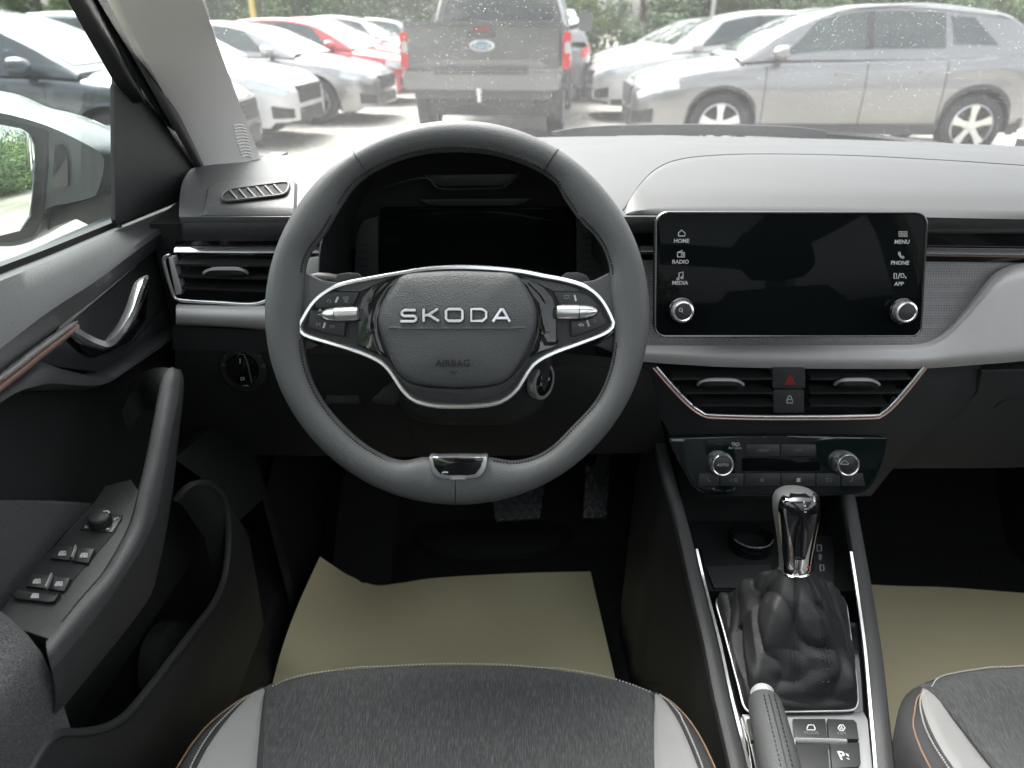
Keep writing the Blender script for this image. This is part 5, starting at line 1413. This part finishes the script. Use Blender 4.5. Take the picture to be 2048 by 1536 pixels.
def wheel_meshes(r, spokes=5):
    k = (round(r, 3), spokes)
    if k in WHEELS: return WHEELS[k]
    w_ = .21; ri = r*.70
    mb = MB(); mb.lathe((0,0,0), (0,1,0), [(ri,-w_/2),(r*.90,-w_/2),(r*.97,-w_*.42),(r,-w_*.28),(r,w_*.28),(r*.97,w_*.42),(r*.90,w_/2),(ri,w_/2),(ri*.96,w_*.3),(ri*.96,-w_*.3),(ri,-w_/2)], 40)
    ty = bpy.data.meshes.new('wheel'); ty.from_pydata([tuple(p) for p in mb.v], [], mb.f); ty.update()
    m2 = MB()
    m2.lathe((0,0,0), (0,1,0), [(ri*1.0,w_*.46),(ri*.93,w_*.50),(ri*.90,w_*.44),(ri*.88,.0),(ri*.92,-w_*.3)], 36)
    for s in range(spokes):
        a = 2*math.pi*s/spokes + .3
        u = V(math.cos(a), 0, math.sin(a)); v_ = V(-math.sin(a), 0, math.cos(a))
        m2.loft([[u*rr - v_*hw + V(0,y_,0), u*rr + v_*hw + V(0,y_,0), u*rr + v_*hw*.7 + V(0,y_-.04,0), u*rr - v_*hw*.7 + V(0,y_-.04,0)] for rr, hw, y_ in ((.03,.035,w_*.40),(ri*.5,.030,w_*.42),(ri*.92,.048,w_*.47))])
    m2.lathe((0,0,0), (0,1,0), [(.055,w_*.2),(.05,w_*.43),(.03,w_*.45),(.0,w_*.45)], 18)
    rm_ = bpy.data.meshes.new('rim'); rm_.from_pydata([tuple(p) for p in m2.v], [], m2.f); rm_.update()
    m3 = MB(); m3.lathe((0,0,0), (0,1,0), [(ri*.86,-.01),(ri*.86,.01),(.0,.012)], 28)
    dk = bpy.data.meshes.new('brake_disc'); dk.from_pydata([tuple(p) for p in m3.v], [], m3.f); dk.update()
    for me in (ty, rm_, dk): me.polygons.foreach_set('use_smooth', [True]*len(me.polygons)); me.set_sharp_from_angle(angle=R(40))
    ty.materials.append(C_tyre); dk.materials.append(C_plate); rm_.materials.append(C_rim)
    WHEELS[k] = (ty, rm_, dk); return WHEELS[k]
def add_wheel(root, x, y, r, spokes=5, rimmat=None, steer=0):
    ty, rm_, dk = wheel_meshes(r, spokes)
    o = bpy.data.objects.new('wheel', ty); COL.objects.link(o); o.parent = root; o.location = (x, y, r)
    if y < 0: o.rotation_euler = (0, 0, math.pi)
    for nm, me in (('rim', rm_), ('brake_disc', dk)):
        c = bpy.data.objects.new(nm, me); COL.objects.link(c); c.parent = o
        if nm == 'rim' and rimmat: c.material_slots[0].link = 'OBJECT'; c.material_slots[0].material = rimmat
def car(name, label, cat, paint_, loc, rz, L=4.25, W=1.79, H=1.53, style='suv', clad=True, rimmat=None, group='parked cars', rails=False, full=True, spokes=5, black_roof=False, fo=.88):
    root = bpy.data.objects.new(name, None); COL.objects.link(root)
    root['label'] = label; root['category'] = cat; root['group'] = group
    hw = W/2; r = .335 if style == 'suv' else .325; gc = .24 if style == 'suv' else .19
    xf, xr = L/2 - fo, L/2 - fo - (L*.62)
    low = H/1.53
    ZT = [(0,.68),(.015,.76),(.05,.83),(.12,.90),(.20,.96),(.27,1.01),(.4,1.03),(.7,1.04),(.92,1.06),(.97,1.03),(1,.93)]
    ZS = [(0,.62),(.05,.74),(.12,.82),(.27,.91),(.5,.95),(.8,.99),(.94,1.02),(1,.90)]
    PW = [(0,.58),(.008,.70),(.03,.84),(.07,.93),(.14,.98),(.3,1.0),(.7,1.0),(.88,.975),(.95,.93),(.985,.84),(1,.72)]
    ZR = [(.25,1.00),(.30,1.12),(.36,1.27),(.42,1.40),(.47,1.465),(.55,1.515),(.64,1.525),(.75,1.495),(.84,1.445),(.90,1.39),(.945,1.24),(.985,1.04)]
    if style == 'sedan':
        ZR = [(.26,1.02),(.31,1.14),(.37,1.27),(.43,1.38),(.50,1.45),(.58,1.48),(.68,1.46),(.78,1.38),(.88,1.2),(.955,1.04),(.985,1.0)]
    if style == 'van':
        ZR = [(.18,1.03),(.22,1.2),(.27,1.45),(.31,1.68),(.36,1.82),(.5,1.86),(.8,1.86),(.95,1.84),(.985,1.70),(1.0,1.05)]
        ZT = [(0,.80),(.02,.92),(.08,1.02),(.18,1.05),(.5,1.05),(1,1.05)]
    sc = low if style != 'van' else H/1.86
    def zb(x):
        z = gc + (.06 if abs(x) > L/2 - .25 else 0)
        for cx in (xf, xr):
            d = abs(x - cx); ra = r + .055
            if d < ra: z = max(z, r + math.sqrt(ra*ra - d*d))
        return z
    def sect(f):
        x = L/2 - L*f; w_ = hw*sinterp(PW, f); zt = sinterp(ZT, f)*sc; zs = min(sinterp(ZS, f)*sc, zt - .02); b_ = min(zb(x), zs - .08)
        pts = [(0,zt),(.35*w_,zt-.003),(.65*w_,zt-.014),(.83*w_,zt-.035-.1*(zt-zs)),(.93*w_,(zt+zs)/2-.012),(.975*w_,zs-.01)]
        for k in range(1, 9):
            t = k/8; z = zs - .01 + (b_ - zs + .01)*t
            bulge = 1.0 + .012*math.sin(math.pi*min(1, (zs - z)/.45)) - .045*max(0, (.45 - z)/.3)**1.5
            crease = -.008 if abs(z - .80*sc) < .05 and .1 < f < .93 else 0
            pts.append((w_*(.975 + .025*min(1, t*4))*bulge + crease, z))
        return x, pts
    NS = 120
    fs_ = [((1 - math.cos(math.pi*min(1, i/12)))/2*.08 if i <= 12 else .08 + (i-12)/(NS-12)*.92) for i in range(NS+1)]
    fs_ = sorted(set([0,.004,.01,.018,.03,.045,.06] + [.06 + .9*i/90 for i in range(91)] + [.97,.98,.988,.995,1.0]))
    rings = []
    for f in fs_:
        x, pts = sect(f)
        rings.append([V(x, -y, z) for y, z in pts[::-1]] + [V(x, y, z) for y, z in pts[1:]])
    n = len(rings[0]); vv = [p for q in rings for p in q]
    ff = [(i*n+j, i*n+j+1, (i+1)*n+j+1, (i+1)*n+j) for i in range(len(rings)-1) for j in range(n-1)]
    ff.append(tuple(range(n))); ff.append(tuple((len(rings)-1)*n + j for j in range(n))[::-1])
    body = mk('body', vv, ff, paint_, root)
    # underside and wheel wells
    mb = MB(); mb.box((0,0,.42), (L/2-.12, hw*.80, .17)); mb.build('underbody', C_plate, root)
    # greenhouse
    def gp(f, v):
        """v 0 belt .. .8 roof edge .. 1 centre line"""
        x = L/2 - L*f; w_ = hw*sinterp(PW, min(f, .93)); zbelt = sinterp(ZT, f)*sc - .05; zr = max(sinterp(ZR, f)*sc, zbelt + .01)
        wb = w_*.945; k = min(1, (zr - zbelt)/(.48*sc)); wr = w_*(.90 - .15*k)
        if v <= .8:
            t = v/.8; return x, wb + (wr - wb)*t + .012*math.sin(math.pi*t), zbelt + (zr - .035*k - zbelt)*t
        t = (v-.8)/.2; a = t*math.pi/2
        return x, wr*math.cos(a)**.8 if t < 1 else 0.0, zr - .035*k + .035*k*math.sin(a)
    def gside(f, v, s, off=0.0):
        x, y, z = gp(f, v)
        return V(x, s*(y + off), z + off*.3)
    f0, f1 = ZR[0][0], ZR[-1][0]
    gr = []
    vsx = [0,.15,.3,.45,.6,.72,.8,.83,.86,.9,.95,1.0]
    for i in range(61):
        f = f0 + (f1-f0)*i/60
        gr.append([gside(f, v, -1) for v in vsx] + [gside(f, v, 1) for v in vsx[::-1][1:]])
    n = len(gr[0]); vv = [p for q in gr for p in q]
    ff = [(i*n+j, i*n+j+1, (i+1)*n+j+1, (i+1)*n+j) for i in range(60) for j in range(n-1)]
    cab = mk('cabin_top', vv, ff, C_clad if black_roof else paint_, root)
    # windows
    def wpatch(nm, fa, fb, va, vb, s, taper0=0, taper1=0, m=C_glass, nn=10, parent=cab):
        rows = []
        for j in range(7):
            v = va + (vb-va)*j/6; t = j/6
            a = fa + taper0*t; b = fb + taper1*t
            rows.append([gside(a + (b-a)*i/nn, v, s, .006) for i in range(nn+1)])
        return surf(nm, rows, m, parent)
    dt = .085 if style != 'van' else .05
    for s in (1, -1):
        if style == 'van':
            wpatch('side_window', .24, .40, .12, .70, s, .04, 0)
            wpatch('side_window', .42, .66, .12, .70, s); wpatch('side_window', .68, .93, .12, .70, s, 0, -.01)
        else:
            wpatch('side_window', .345, .545, .16, .74, s, dt, 0)
            wpatch('side_window', .565, .735, .17, .73, s, 0, -.005)
            if style == 'suv': wpatch('quarter_window', .755, .86, .24, .70, s, -.012, -.06)
            else: wpatch('quarter_window', .75, .80, .12, .5, s, 0, -.02)
    if style != 'van':
        for s in (1, -1): wpatch('pillar_strip', .545, .565, .16, .74, s, 0, 0, C_clad, 2)
    def across(nm, fa, fb, m, lim=.86, nn=16, off=.006):
        rows = []
        for j in range(9):
            f = fa + (fb-fa)*j/8; row = []
            for i in range(nn+1):
                u = -1 + 2*i/nn
                x, y, z = gp(f, .8); x2, y2, z2 = gp(f, 1.0)
                yy = y*lim*u
                zz = z2 - (z2 - z)*abs(u*lim)**2.2
                row.append(V(x + off*.7, yy, zz + off))
            rows.append(row)
        return surf(nm, rows, m, cab)
    if style == 'van':
        across('windscreen', .20, .33, C_glass)
    else:
        across('windscreen', .272, .43, C_glass)
        rw = across('rear_window', .925 if style == 'suv' else .80, .968 if style == 'suv' else .93, C_glass, .80)
    # things on the lower body
    def bp(f, u, s, off=0.0):
        x, pts = sect(f)
        k = u*(len(pts)-1); i = min(int(k), len(pts)-2); t = k - i
        y = pts[i][0] + (pts[i+1][0]-pts[i][0])*t; z = pts[i][1] + (pts[i+1][1]-pts[i][1])*t
        return V(x + (off if f < .1 else (-off if f > .93 else 0)), s*(y + off), z + (off*.4 if u < .5 else 0))
    def bpatch(nm, fa, fb, ua, ub, s, m, off=.006, nn=10, sk=0, parent=body):
        rows = []
        for j in range(6):
            u = ua + (ub-ua)*j/5
            rows.append([bp(fa + (fb-fa)*i/nn + sk*j/5, u, s, off) for i in range(nn+1)])
        return surf(nm, rows, m, parent)
    for s in (1, -1):
        bpatch('headlamp', .010, .105, .37, .50, s, C_lamp, sk=.004)
        bpatch('tail_lamp', .935, .996, .36, .52, s, C_tail)
        bpatch('front_intake', .004, .05, .72, .93, s, C_plate)
        if clad:
            rows = []
            for j in range(4):
                rows.append([bp(.06 + .90*i/110, .90 + .10*j/3, s, .010) for i in range(111)])
            surf('sill_cladding', rows, C_clad, body)
        if full:
            for f in (.315, .555, .745):
                mb = MB(); mb.tube([bp(f, .38 + .60*i/10, s, .001) for i in range(11)], .005, 4); mb.build('door_gap', C_seam, body)
            for f in (.50, .70):
                mb = MB(); c_ = bp(f, .47, s, .010); mb.sweep([c_ + V(-.09,0,0), c_ + V(.09,0,0)], RECT(.012,.014), V(0,s,0)); mb.build('door_pull', paint_, body)
        # mirror
        p = gside(.345, .10, s, 0)
        mc_ = p + V(.02, s*.13, .05)
        mb = MB()
        mb.loft([[mc_ + V(dx, s*.105*k*math.cos(a) , .075*k*math.sin(a)) for a in [2*math.pi*i/14 for i in range(14)]] for dx, k in ((-.05,.85),(-.045,1.0),(.02,1.0),(.07,.75),(.095,.3))])
        mr_ = mb.build('wing_mirror', paint_, root)
        mb = MB(); mb.sweep([p + V(.03,-s*.02,-.02), mc_ + V(.01,-s*.06,-.06)], RECT(.03,.012), V(0,0,1)); mb.build('mirror_stem', C_clad, mr_)
    # nose: grille, lower intake
    fx = L/2
    def nose(nm, y0, z0, y1, z1, m, x=.006):
        mb = MB(); mb.loft([[V(fx - .05, -y0, z0), V(fx - .05, y0, z0), V(fx - .05, y1, z1), V(fx - .05, -y1, z1)], [V(fx + x, -y0*.96, z0), V(fx + x, y0*.96, z0), V(fx + x*.6, y1*.96, z1), V(fx + x*.6, -y1*.96, z1)]]); return mb.build(nm, m, body, smooth=False)
    gw = hw*.52
    gg = nose('grille', gw*.92, .50*sc, gw, .70*sc, C_plate, .012); nose('lower_intake', gw*1.0, .27, gw*.94, .44*sc, C_plate, .012)
    for k in range(4):
        mb = MB(); mb.box((fx + .014, 0, (.525 + .045*k)*sc), (.004, gw*.9, .006)); mb.build('grille_bar', C_clad, gg)
    if rails:
        for s in (1, -1):
            mb = MB(); mb.tube(crv([gside(.46,.80,s,.0), gside(.50,.84,s,.035), gside(.68,.84,s,.04), gside(.84,.84,s,.035), gside(.89,.80,s,0)], 24), .014, 6); mb.build('roof_rail', C_rim, root)
    for x in (xf, xr):
        for s in (1, -1): add_wheel(root, x, s*(hw - .11), r, spokes, rimmat)
    root.location = loc; root.rotation_euler = (0, 0, rz)
    return root

def at_nose(nose_x, side_y, L, W, rz, facing):
    """centre of a car whose nose tip is at nose_x and whose camera-side flank is at side_y"""
    return (nose_x - facing*L/2, side_y + W/2, GZ)
RGT, LFT = 0.0, math.pi
# left row, noses to the right
car('parked_car', 'dark slate hatchback parked beyond the exterior mirror', 'car', P_dark, at_nose(-2.62, 6.55, 4.35, 1.80, 0, 1), RGT+R(2), L=4.35, H=1.50, style='suv', clad=False)
car('parked_car', 'white crossover with black grille, second from the exterior mirror', 'car', P_white, at_nose(-2.55, 9.1, 4.3, 1.8, 0, 1), RGT-R(4), L=4.3, H=1.50, style='suv', clad=False)
car('parked_car', 'low silver hatchback with grey wheels, between the white crossover and the red car', 'car', P_silver, at_nose(-1.92, 11.5, 4.35, 1.82, 0, 1), RGT-R(6), L=4.35, H=1.45, style='sedan', clad=False, rimmat=C_rimd, black_roof=False)
car('parked_car', 'red car next to the low silver hatchback, nose behind the pickup', 'car', P_red, at_nose(-1.75, 14.4, 4.2, 1.78, 0, 1), RGT-R(5), L=4.2, H=1.47, style='suv', clad=False)
car('parked_car', 'second red car, half hidden beyond the first red car', 'car', P_red, at_nose(-2.0, 17.0, 4.2, 1.78, 0, 1), RGT-R(5), L=4.2, H=1.50, style='suv', clad=False, full=False)
car('parked_car', 'white car parked beyond the two red cars', 'car', P_white, at_nose(-1.8, 19.6, 4.3, 1.78, 0, 1), RGT-R(4), L=4.3, H=1.55, style='suv', clad=False, full=False)
car('parked_car', 'silver car last in the row of the red cars, before the trees', 'car', P_silver, at_nose(-1.3, 22.2, 4.3, 1.78, 0, 1), RGT-R(4), L=4.3, H=1.52, style='suv', clad=False, full=False)
# right row, noses to the left
car('parked_car', 'silver crossover with five-spoke wheels seen side-on above the dashboard', 'car', P_warm, at_nose(1.40, 8.5, 4.45, 1.80, 0, -1), LFT - R(2.5), L=4.45, W=1.80, H=1.56, style='suv', clad=True, rails=True, fo=.96)
car('parked_car', 'white car directly behind the silver crossover', 'car', P_white, at_nose(1.25, 11.7, 4.3, 1.80, 0, -1), LFT, L=4.3, H=1.55, style='suv', clad=True)
car('parked_car', 'white hatchback third in the row behind the silver crossover', 'car', P_white, at_nose(1.55, 14.4, 4.3, 1.80, 0, -1), LFT, L=4.3, H=1.50, style='suv', clad=True, full=False)
car('parked_car', 'silver car fourth in the row behind the silver crossover', 'car', P_silver, at_nose(1.85, 17.2, 4.3, 1.80, 0, -1), LFT, L=4.3, H=1.50, style='suv', full=False)
car('parked_car', 'small red car last in the row behind the silver crossover', 'car', P_red, at_nose(3.0, 21.5, 4.1, 1.75, 0, -1), LFT, L=4.1, H=1.48, style='suv', full=False)
car('parked_van', 'grey van standing behind the tail of the silver crossover', 'van', P_gun, (10.9, 14.2, GZ), LFT, L=4.9, W=1.92, H=1.90, style='van')
# in line beyond the pickup
car('parked_car', 'dark car parked tail-on beside the pickup', 'car', P_gun, (.62, 17.0, GZ), R(90), L=4.3, H=1.55, style='suv', full=False)
car('parked_car', 'white off-roader parked tail-on beyond the pickup', 'car', P_white, (1.0, 23.0, GZ), R(90), L=4.4, H=1.75, style='suv', full=False)

# ------------------------------------------------------------------ pickup truck, tail towards us
pk_ = bpy.data.objects.new('pickup_truck', None); COL.objects.link(pk_)
tag(pk_, 'dark grey pickup truck with red tail lamps and oval badge on its tailgate', 'pickup truck')
W2 = .96
def rbox(x0, x1, y0, y1, z0, z1, rr=.05, rings=None):
    """rounded box along x, rounded in the y-z section"""
    out = []
    for x, s in rings or ((x0, .985), (x0+.03, 1.0), (x1-.03, 1.0), (x1, .985)):
        cy_, cz_ = (y0+y1)/2, (z0+z1)/2; ring = []
        for sy, sz, a0 in ((1,1,0),(-1,1,90),(-1,-1,180),(1,-1,270)):
            for i in range(5):
                a = R(a0 + 22.5*i)
                yy = (y1-rr if sy > 0 else y0+rr) + rr*math.cos(a); zz = (z1-rr if sz > 0 else z0+rr) + rr*math.sin(a)
                ring.append(V(x, cy_ + (yy-cy_)*s, cz_ + (zz-cz_)*s))
        out.append(ring)
    mb = MB(); mb.loft(out); return mb
for s in (1, -1):
    # bed sides with wheel arch
    xs_ = [-2.62 + 1.72*i/40 for i in range(41)]
    rows = []
    def lowz(x):
        d = abs(x + 1.75); ra = .47
        return max(.62, .40 + math.sqrt(ra*ra - d*d)) if d < ra else .62
    for v in range(9):
        t = v/8; row = []
        for x in xs_:
            lz = lowz(x); z = 1.25 + (lz - 1.25)*t
            row.append(V(x, s*(W2 - .035 + .035*math.sin(math.pi*min(1, t*1.1)) + (.03 if lz > .64 and t > .7 else 0)), z))
        rows.append(row)
    surf('bed_side', rows, P_gun, pk_, th=.03, n=(0,s,0))
    mb = MB(); mb.tube([V(-1.75 + .47*math.cos(a), s*(W2+.01), .40 + .47*math.sin(a)) for a in [R(20 + 140*i/16) for i in range(17)]], .028, 6); mb.build('arch_flare', C_clad, pk_)
    # tail lamp
    tl = rbox(-2.66, -2.52, s*.955 - .075, s*.955 + .02, .80, 1.19, .03).build('tail_lamp', C_tail, pk_)
    mb = rbox(-2.668, -2.60, s*.955 - .072, s*.955 - .005, .97, 1.09, .02); mb.build('reverse_lamp', C_lamp, tl)
    for x in (-1.75, 1.52): add_wheel(pk_, x, s*(W2 - .13), .40, 6, C_rimd)
    mb = rbox(-2.72, -2.60, s*.62 - .10, s*.62 + .10, .36, .56, .02); 
    mb = MB(); mb.sweep([V(.62, s*.93, 1.22), V(.66, s*1.10, 1.26)], RECT(.03,.03), V(0,0,1)); mb.build('mirror_stem', C_clad, pk_)
    rbox(.58, .74, s*1.14 - .11, s*1.14 + .11, 1.17, 1.42, .05).build('wing_mirror', P_gun, pk_)
tg = rbox(-2.65, -2.58, -.90, .90, .80, 1.26, .03).build('tailgate', P_gun, pk_)
mb = MB(); mb.loft([[V(-2.654,-.80,.83), V(-2.654,.80,.83), V(-2.654,.80,.845), V(-2.654,-.80,.845)], [V(-2.672,-.62,.90), V(-2.672,.62,.90), V(-2.672,.62,.905), V(-2.672,-.62,.905)]]); mb.build('tailgate_crease', P_gun, tg)
rbox(-2.72, -2.60, -.92, .92, 1.235, 1.285, .02).build('tailgate_lip', C_clad, tg)
mb = rbox(-2.672, -2.62, -.17, .17, 1.13, 1.20, .02); mb.build('tailgate_handle', C_clad, tg)
mb = rbox(-2.68, -2.66, -.10, .10, 1.205, 1.225, .008); mb.build('brake_lamp', C_tail, tg)
mb = MB(); mb.loft([[V(-2.665 - dx, .145*k*math.cos(a), 1.045 + .062*k*math.sin(a)) for a in [2*math.pi*i/32 for i in range(32)]] for dx, k in ((-.01,1.0),(.008,1.0),(.014,.9))]); em = mb.build('badge', C_rim, tg)
mb = MB(); mb.loft([[V(-2.679 - dx, .125*k*math.cos(a), 1.045 + .048*k*math.sin(a)) for a in [2*math.pi*i/32 for i in range(32)]] for dx, k in ((-.004,1.0),(.003,.96))]); mb.build('badge_field', mat('badge_blue', (.16,.24,.36), .25, coat=1), em)
tx = text('badge_script', 'Ford', .10, V(-2.684, 0, 1.045), V(0,-1,0), V(0,0,1), C_rim, em, .001)
bmp = rbox(-2.86, -2.58, -.92, .92, .60, .79, .05).build('rear_bumper', P_gun, pk_)
rbox(-2.88, -2.60, -.55, .55, .76, .805, .015).build('bumper_step', C_clad, bmp)
rbox(-2.80, -2.50, -.80, .80, .50, .61, .02).build('bumper_skirt', C_clad, bmp)
rbox(-2.7, 2.2, -.62, .62, .42, .66, .03).build('chassis', C_plate, pk_)
mb = MB(); mb.tube([V(-2.78,0,.50), V(-2.95,0,.50), V(-2.95,0,.56)], .022, 8); mb.lathe((-2.95,0,.555), (0,0,1), [(.02,0),(.032,.02),(.036,.04),(.028,.065),(.0,.075)], 14); mb.build('tow_ball', C_rim, pk_)
mb = MB(); mb.box((-2.1,0,.34), (.10,.75,.08)); mb.build('rear_axle', C_plate, pk_)
rbox(-2.58, -.9, -.86, .86, .68, .76, .02).build('bed_floor', C_clad, pk_)
# cab
rg = []
for x, wb_, wt, zt_ in ((-1.0,.90,.70,1.76),(-.92,.93,.72,1.83),(-.2,.945,.73,1.86),(.45,.945,.72,1.83),(.75,.94,.70,1.66),(1.25,.93,.80,1.28)):
    ring = []
    for y, z in ((-wb_,1.18),(-(wb_*.4+wt*.6),1.18+(zt_-1.18)*.6),(-wt,zt_-.08),(-wt*.82,zt_),(wt*.82,zt_),(wt,zt_-.08),((wb_*.4+wt*.6),1.18+(zt_-1.18)*.6),(wb_,1.18)): ring.append(V(x, y, z))
    rg.append(ring)
mb = MB(); mb.loft(rg); cabp = mb.build('cab', P_gun, pk_)
slab('rear_window', [V(-1.005,-.76,1.30), V(-1.005,.76,1.30), V(-1.005,.66,1.68), V(-1.005,-.66,1.68)], (-1,0,0), .01, .004, C_glass, cabp)
slab('windscreen', [V(.79,-.68,1.64), V(.79,.68,1.64), V(1.27,.78,1.29), V(1.27,-.78,1.29)], (.6,0,.8), .01, .004, C_glass, cabp)
rows = [[V(x, s_*.945, z) for x in (-.95,-.2,.4,1.2,2.0,2.45)] for s_, z in ((1,1.2),)]
mb = rbox(-.95, 2.55, -.945, .945, .55, 1.22, .12, [(-.95,1.0),(1.2,1.0),(2.2,.98),(2.5,.93),(2.6,.84)]); mb.build('front_body', P_gun, pk_)
for s in (1, -1):
    slab('side_window', [V(-.85, s*.875, 1.32), V(-.05, s*.89, 1.30), V(-.05, s*.80, 1.66), V(-.80, s*.795, 1.66)], (0,s,.3), .01, .002, C_glass, cabp)
    slab('side_window', [V(.03, s*.89, 1.30), V(.95, s*.88, 1.29), V(.60, s*.81, 1.62), V(.03, s*.80, 1.66)], (0,s,.3), .01, .002, C_glass, cabp)
pk_.location = (-.07, 12.3, GZ); pk_.rotation_euler = (0, 0, R(90 - 6)); pk_.scale = (1.04, 1.03, 1.07)

# ------------------------------------------------------------------ trees behind the car park
def leaf_mat(name, a, b):
    m = bpy.data.materials.new(name); m.use_nodes = True
    t = m.node_tree; p = t.nodes['Principled BSDF']; p.inputs['Roughness'].default_value = .6
    tc = t.nodes.new('ShaderNodeTexCoord'); n = t.nodes.new('ShaderNodeTexNoise'); n.inputs['Scale'].default_value = 1.3; n.inputs['Detail'].default_value = 4
    t.links.new(tc.outputs['Object'], n.inputs['Vector'])
    mx = t.nodes.new('ShaderNodeMix'); mx.data_type = 'RGBA'; mx.inputs[6].default_value = (*a, 1); mx.inputs[7].default_value = (*b, 1)
    t.links.new(n.outputs['Fac'], mx.inputs[0]); t.links.new(mx.outputs[2], p.inputs['Base Color'])
    return m
M_leafs = [leaf_mat('leaf_green', (.045,.10,.018), (.11,.19,.04)), leaf_mat('leaf_deep', (.028,.075,.015), (.07,.14,.03)), leaf_mat('leaf_light', (.08,.15,.025), (.15,.22,.05))]
M_bark = mat('bark', (.09,.07,.05), .9, bump=('noise', 12, .8))
def leaf_mesh(seed, hw_, ht, nl, base=.25):
    rd_ = random.Random(seed); v = []; f = []
    cl = []
    for _ in range(34):
        a = rd_.uniform(0, 6.283); q = rd_.random()**.6; z = base + rd_.random()*ht
        e = math.sqrt(max(.06, 1 - ((z - base - ht*.42)/(ht*.60))**2))
        cl.append((math.cos(a)*q*hw_*e, math.sin(a)*q*hw_*e, z, rd_.uniform(.5, 1.0)))
    for _ in range(nl):
        cx, cy_, cz, cr = rd_.choice(cl)
        u = Vector((rd_.gauss(0,1), rd_.gauss(0,1), rd_.gauss(0,.85)))
        u = u.normalized()*cr*(rd_.random()**.4)
        p = Vector((cx, cy_, cz)) + u
        if p.z < .1: p.z = .1 + rd_.random()*.4
        s = rd_.uniform(.07, .15); a = Vector((rd_.gauss(0,1), rd_.gauss(0,1), rd_.gauss(0,1))).normalized()
        b = a.orthogonal().normalized(); k = len(v)
        v += [p + a*s, p + b*s*.5, p - a*s, p - b*s*.5]; f.append((k, k+1, k+2, k+3))
    me = bpy.data.meshes.new('crown'); me.from_pydata([tuple(q) for q in v], [], f); me.update()
    return me
LM = [leaf_mesh(11, 2.6, 5.5, 9000), leaf_mesh(12, 2.2, 4.2, 8000), leaf_mesh(13, 3.0, 7.0, 10000)]
for me in LM: me.materials.append(M_leafs[0])
def trunk_mesh(h):
    mb = MB(); mb.tube([V(0,0,-.05), V(.04,.02,h*.3), V(-.03,.05,h*.6), V(.02,0,h*.85)], [.17,.13,.09,.04], 8)
    for a in range(5):
        q = a*1.3; b = V(0,0,h*(.3 + .1*a)); mb.tube([b, b + V(math.cos(q)*.7, math.sin(q)*.7, .7), b + V(math.cos(q)*1.2, math.sin(q)*1.2, 1.5)], [.06,.04,.015], 6)
    me = bpy.data.meshes.new('trunk'); me.from_pydata([tuple(p) for p in mb.v], [], mb.f); me.update(); me.materials.append(M_bark); return me
TM = [trunk_mesh(5.2), trunk_mesh(4.0), trunk_mesh(6.5)]
rt = random.Random(21)
spots = [(-27 + i*3.55 + rt.uniform(-.6,.6), 33 + rt.uniform(-2, 3), i) for i in range(17)] + [(-4.2,-10,1), (-7.5,-9,2), (-2.6,-14,0), (-11.5,-5,2), (-5.5,-15,1), (-9,-14,2), (-.5,-17,0)]
for x, y, i in spots:
    k = rt.randrange(3); lm = rt.randrange(3)
    root = bpy.data.objects.new('tree', None); COL.objects.link(root)
    tag(root, ('mid green', 'deep green', 'light green')[lm] + ' leafy tree in the hedge line behind the parked cars' if y > 0 else 'leafy green tree reflected in the exterior mirror', 'tree', 'trees behind the car park' if y > 0 else 'trees seen in the mirror')
    for nm, me in (('trunk', TM[k]), ('crown', LM[k])):
        c = bpy.data.objects.new(nm, me); COL.objects.link(c); c.parent = root
        if nm == 'crown': c.material_slots[0].link = 'OBJECT'; c.material_slots[0].material = M_leafs[lm]
    root.location = (x, y, GZ); root.rotation_euler = (0, 0, rt.uniform(0, 6.28)); s = rt.uniform(.9, 1.25); root.scale = (s, s, s)
# rough grass bank under the trees
mb = MB(); rg_ = random.Random(4)
for _ in range(9000):
    x = rg_.uniform(-30, 34); y = rg_.uniform(26, 36); h = rg_.uniform(.2, .7); a = rg_.uniform(0, 6.28)
    d = V(math.cos(a), math.sin(a), 0)*.05; tip = V(rg_.uniform(-.15,.15), rg_.uniform(-.15,.15), h)
    p = V(x, y, GZ); mb.add([p - d, p + d, p + tip], [(0,1,2)])
o = mb.build('grass', M_leafs[2], None, False, 'stuff', fix=False)
o['label'] = 'rough tall grass along the foot of the trees'; o['category'] = 'grass'
# posts
def post(name, label, x, y, h, r, m):
    t = thing(name, label, 'post', (x, y, GZ))
    mb = MB(); mb.tube([V(x,y,GZ-.05), V(x,y,h*.5), V(x,y,h)], [r, r*.92, r*.75], 12); mb.build('pole', m, t)
    mb = MB(); mb.tube([V(x,y,GZ), V(x,y,.20)], [r*1.8, r*1.5], 12); mb.build('base', m, t)
    return t
p_ = ray(1425, 30); k_ = 27/p_.y
lpst = post('lamp_post', 'slim grey lamp post standing before the trees', p_.x*k_, 27, 6.0, .07, mat('galvanised_steel', (.45,.46,.46), .4, metal=.6))
mb = MB(); mb.loft([[V(p_.x*k_ + dx, 27 + .10*math.cos(a), 6.0 + .05*math.sin(a)) for a in [2*math.pi*i/10 for i in range(10)]] for dx in (-.1,.25,.55)]); mb.build('lamp_head', MATS['galvanised_steel'], lpst)
p_ = ray(505, 20); k_ = 26/p_.y
post('marker_post', 'short yellow marker post by the left row of cars', p_.x*k_, 26, 2.1, .10, mat('yellow_post', (.55,.40,.10), .6))
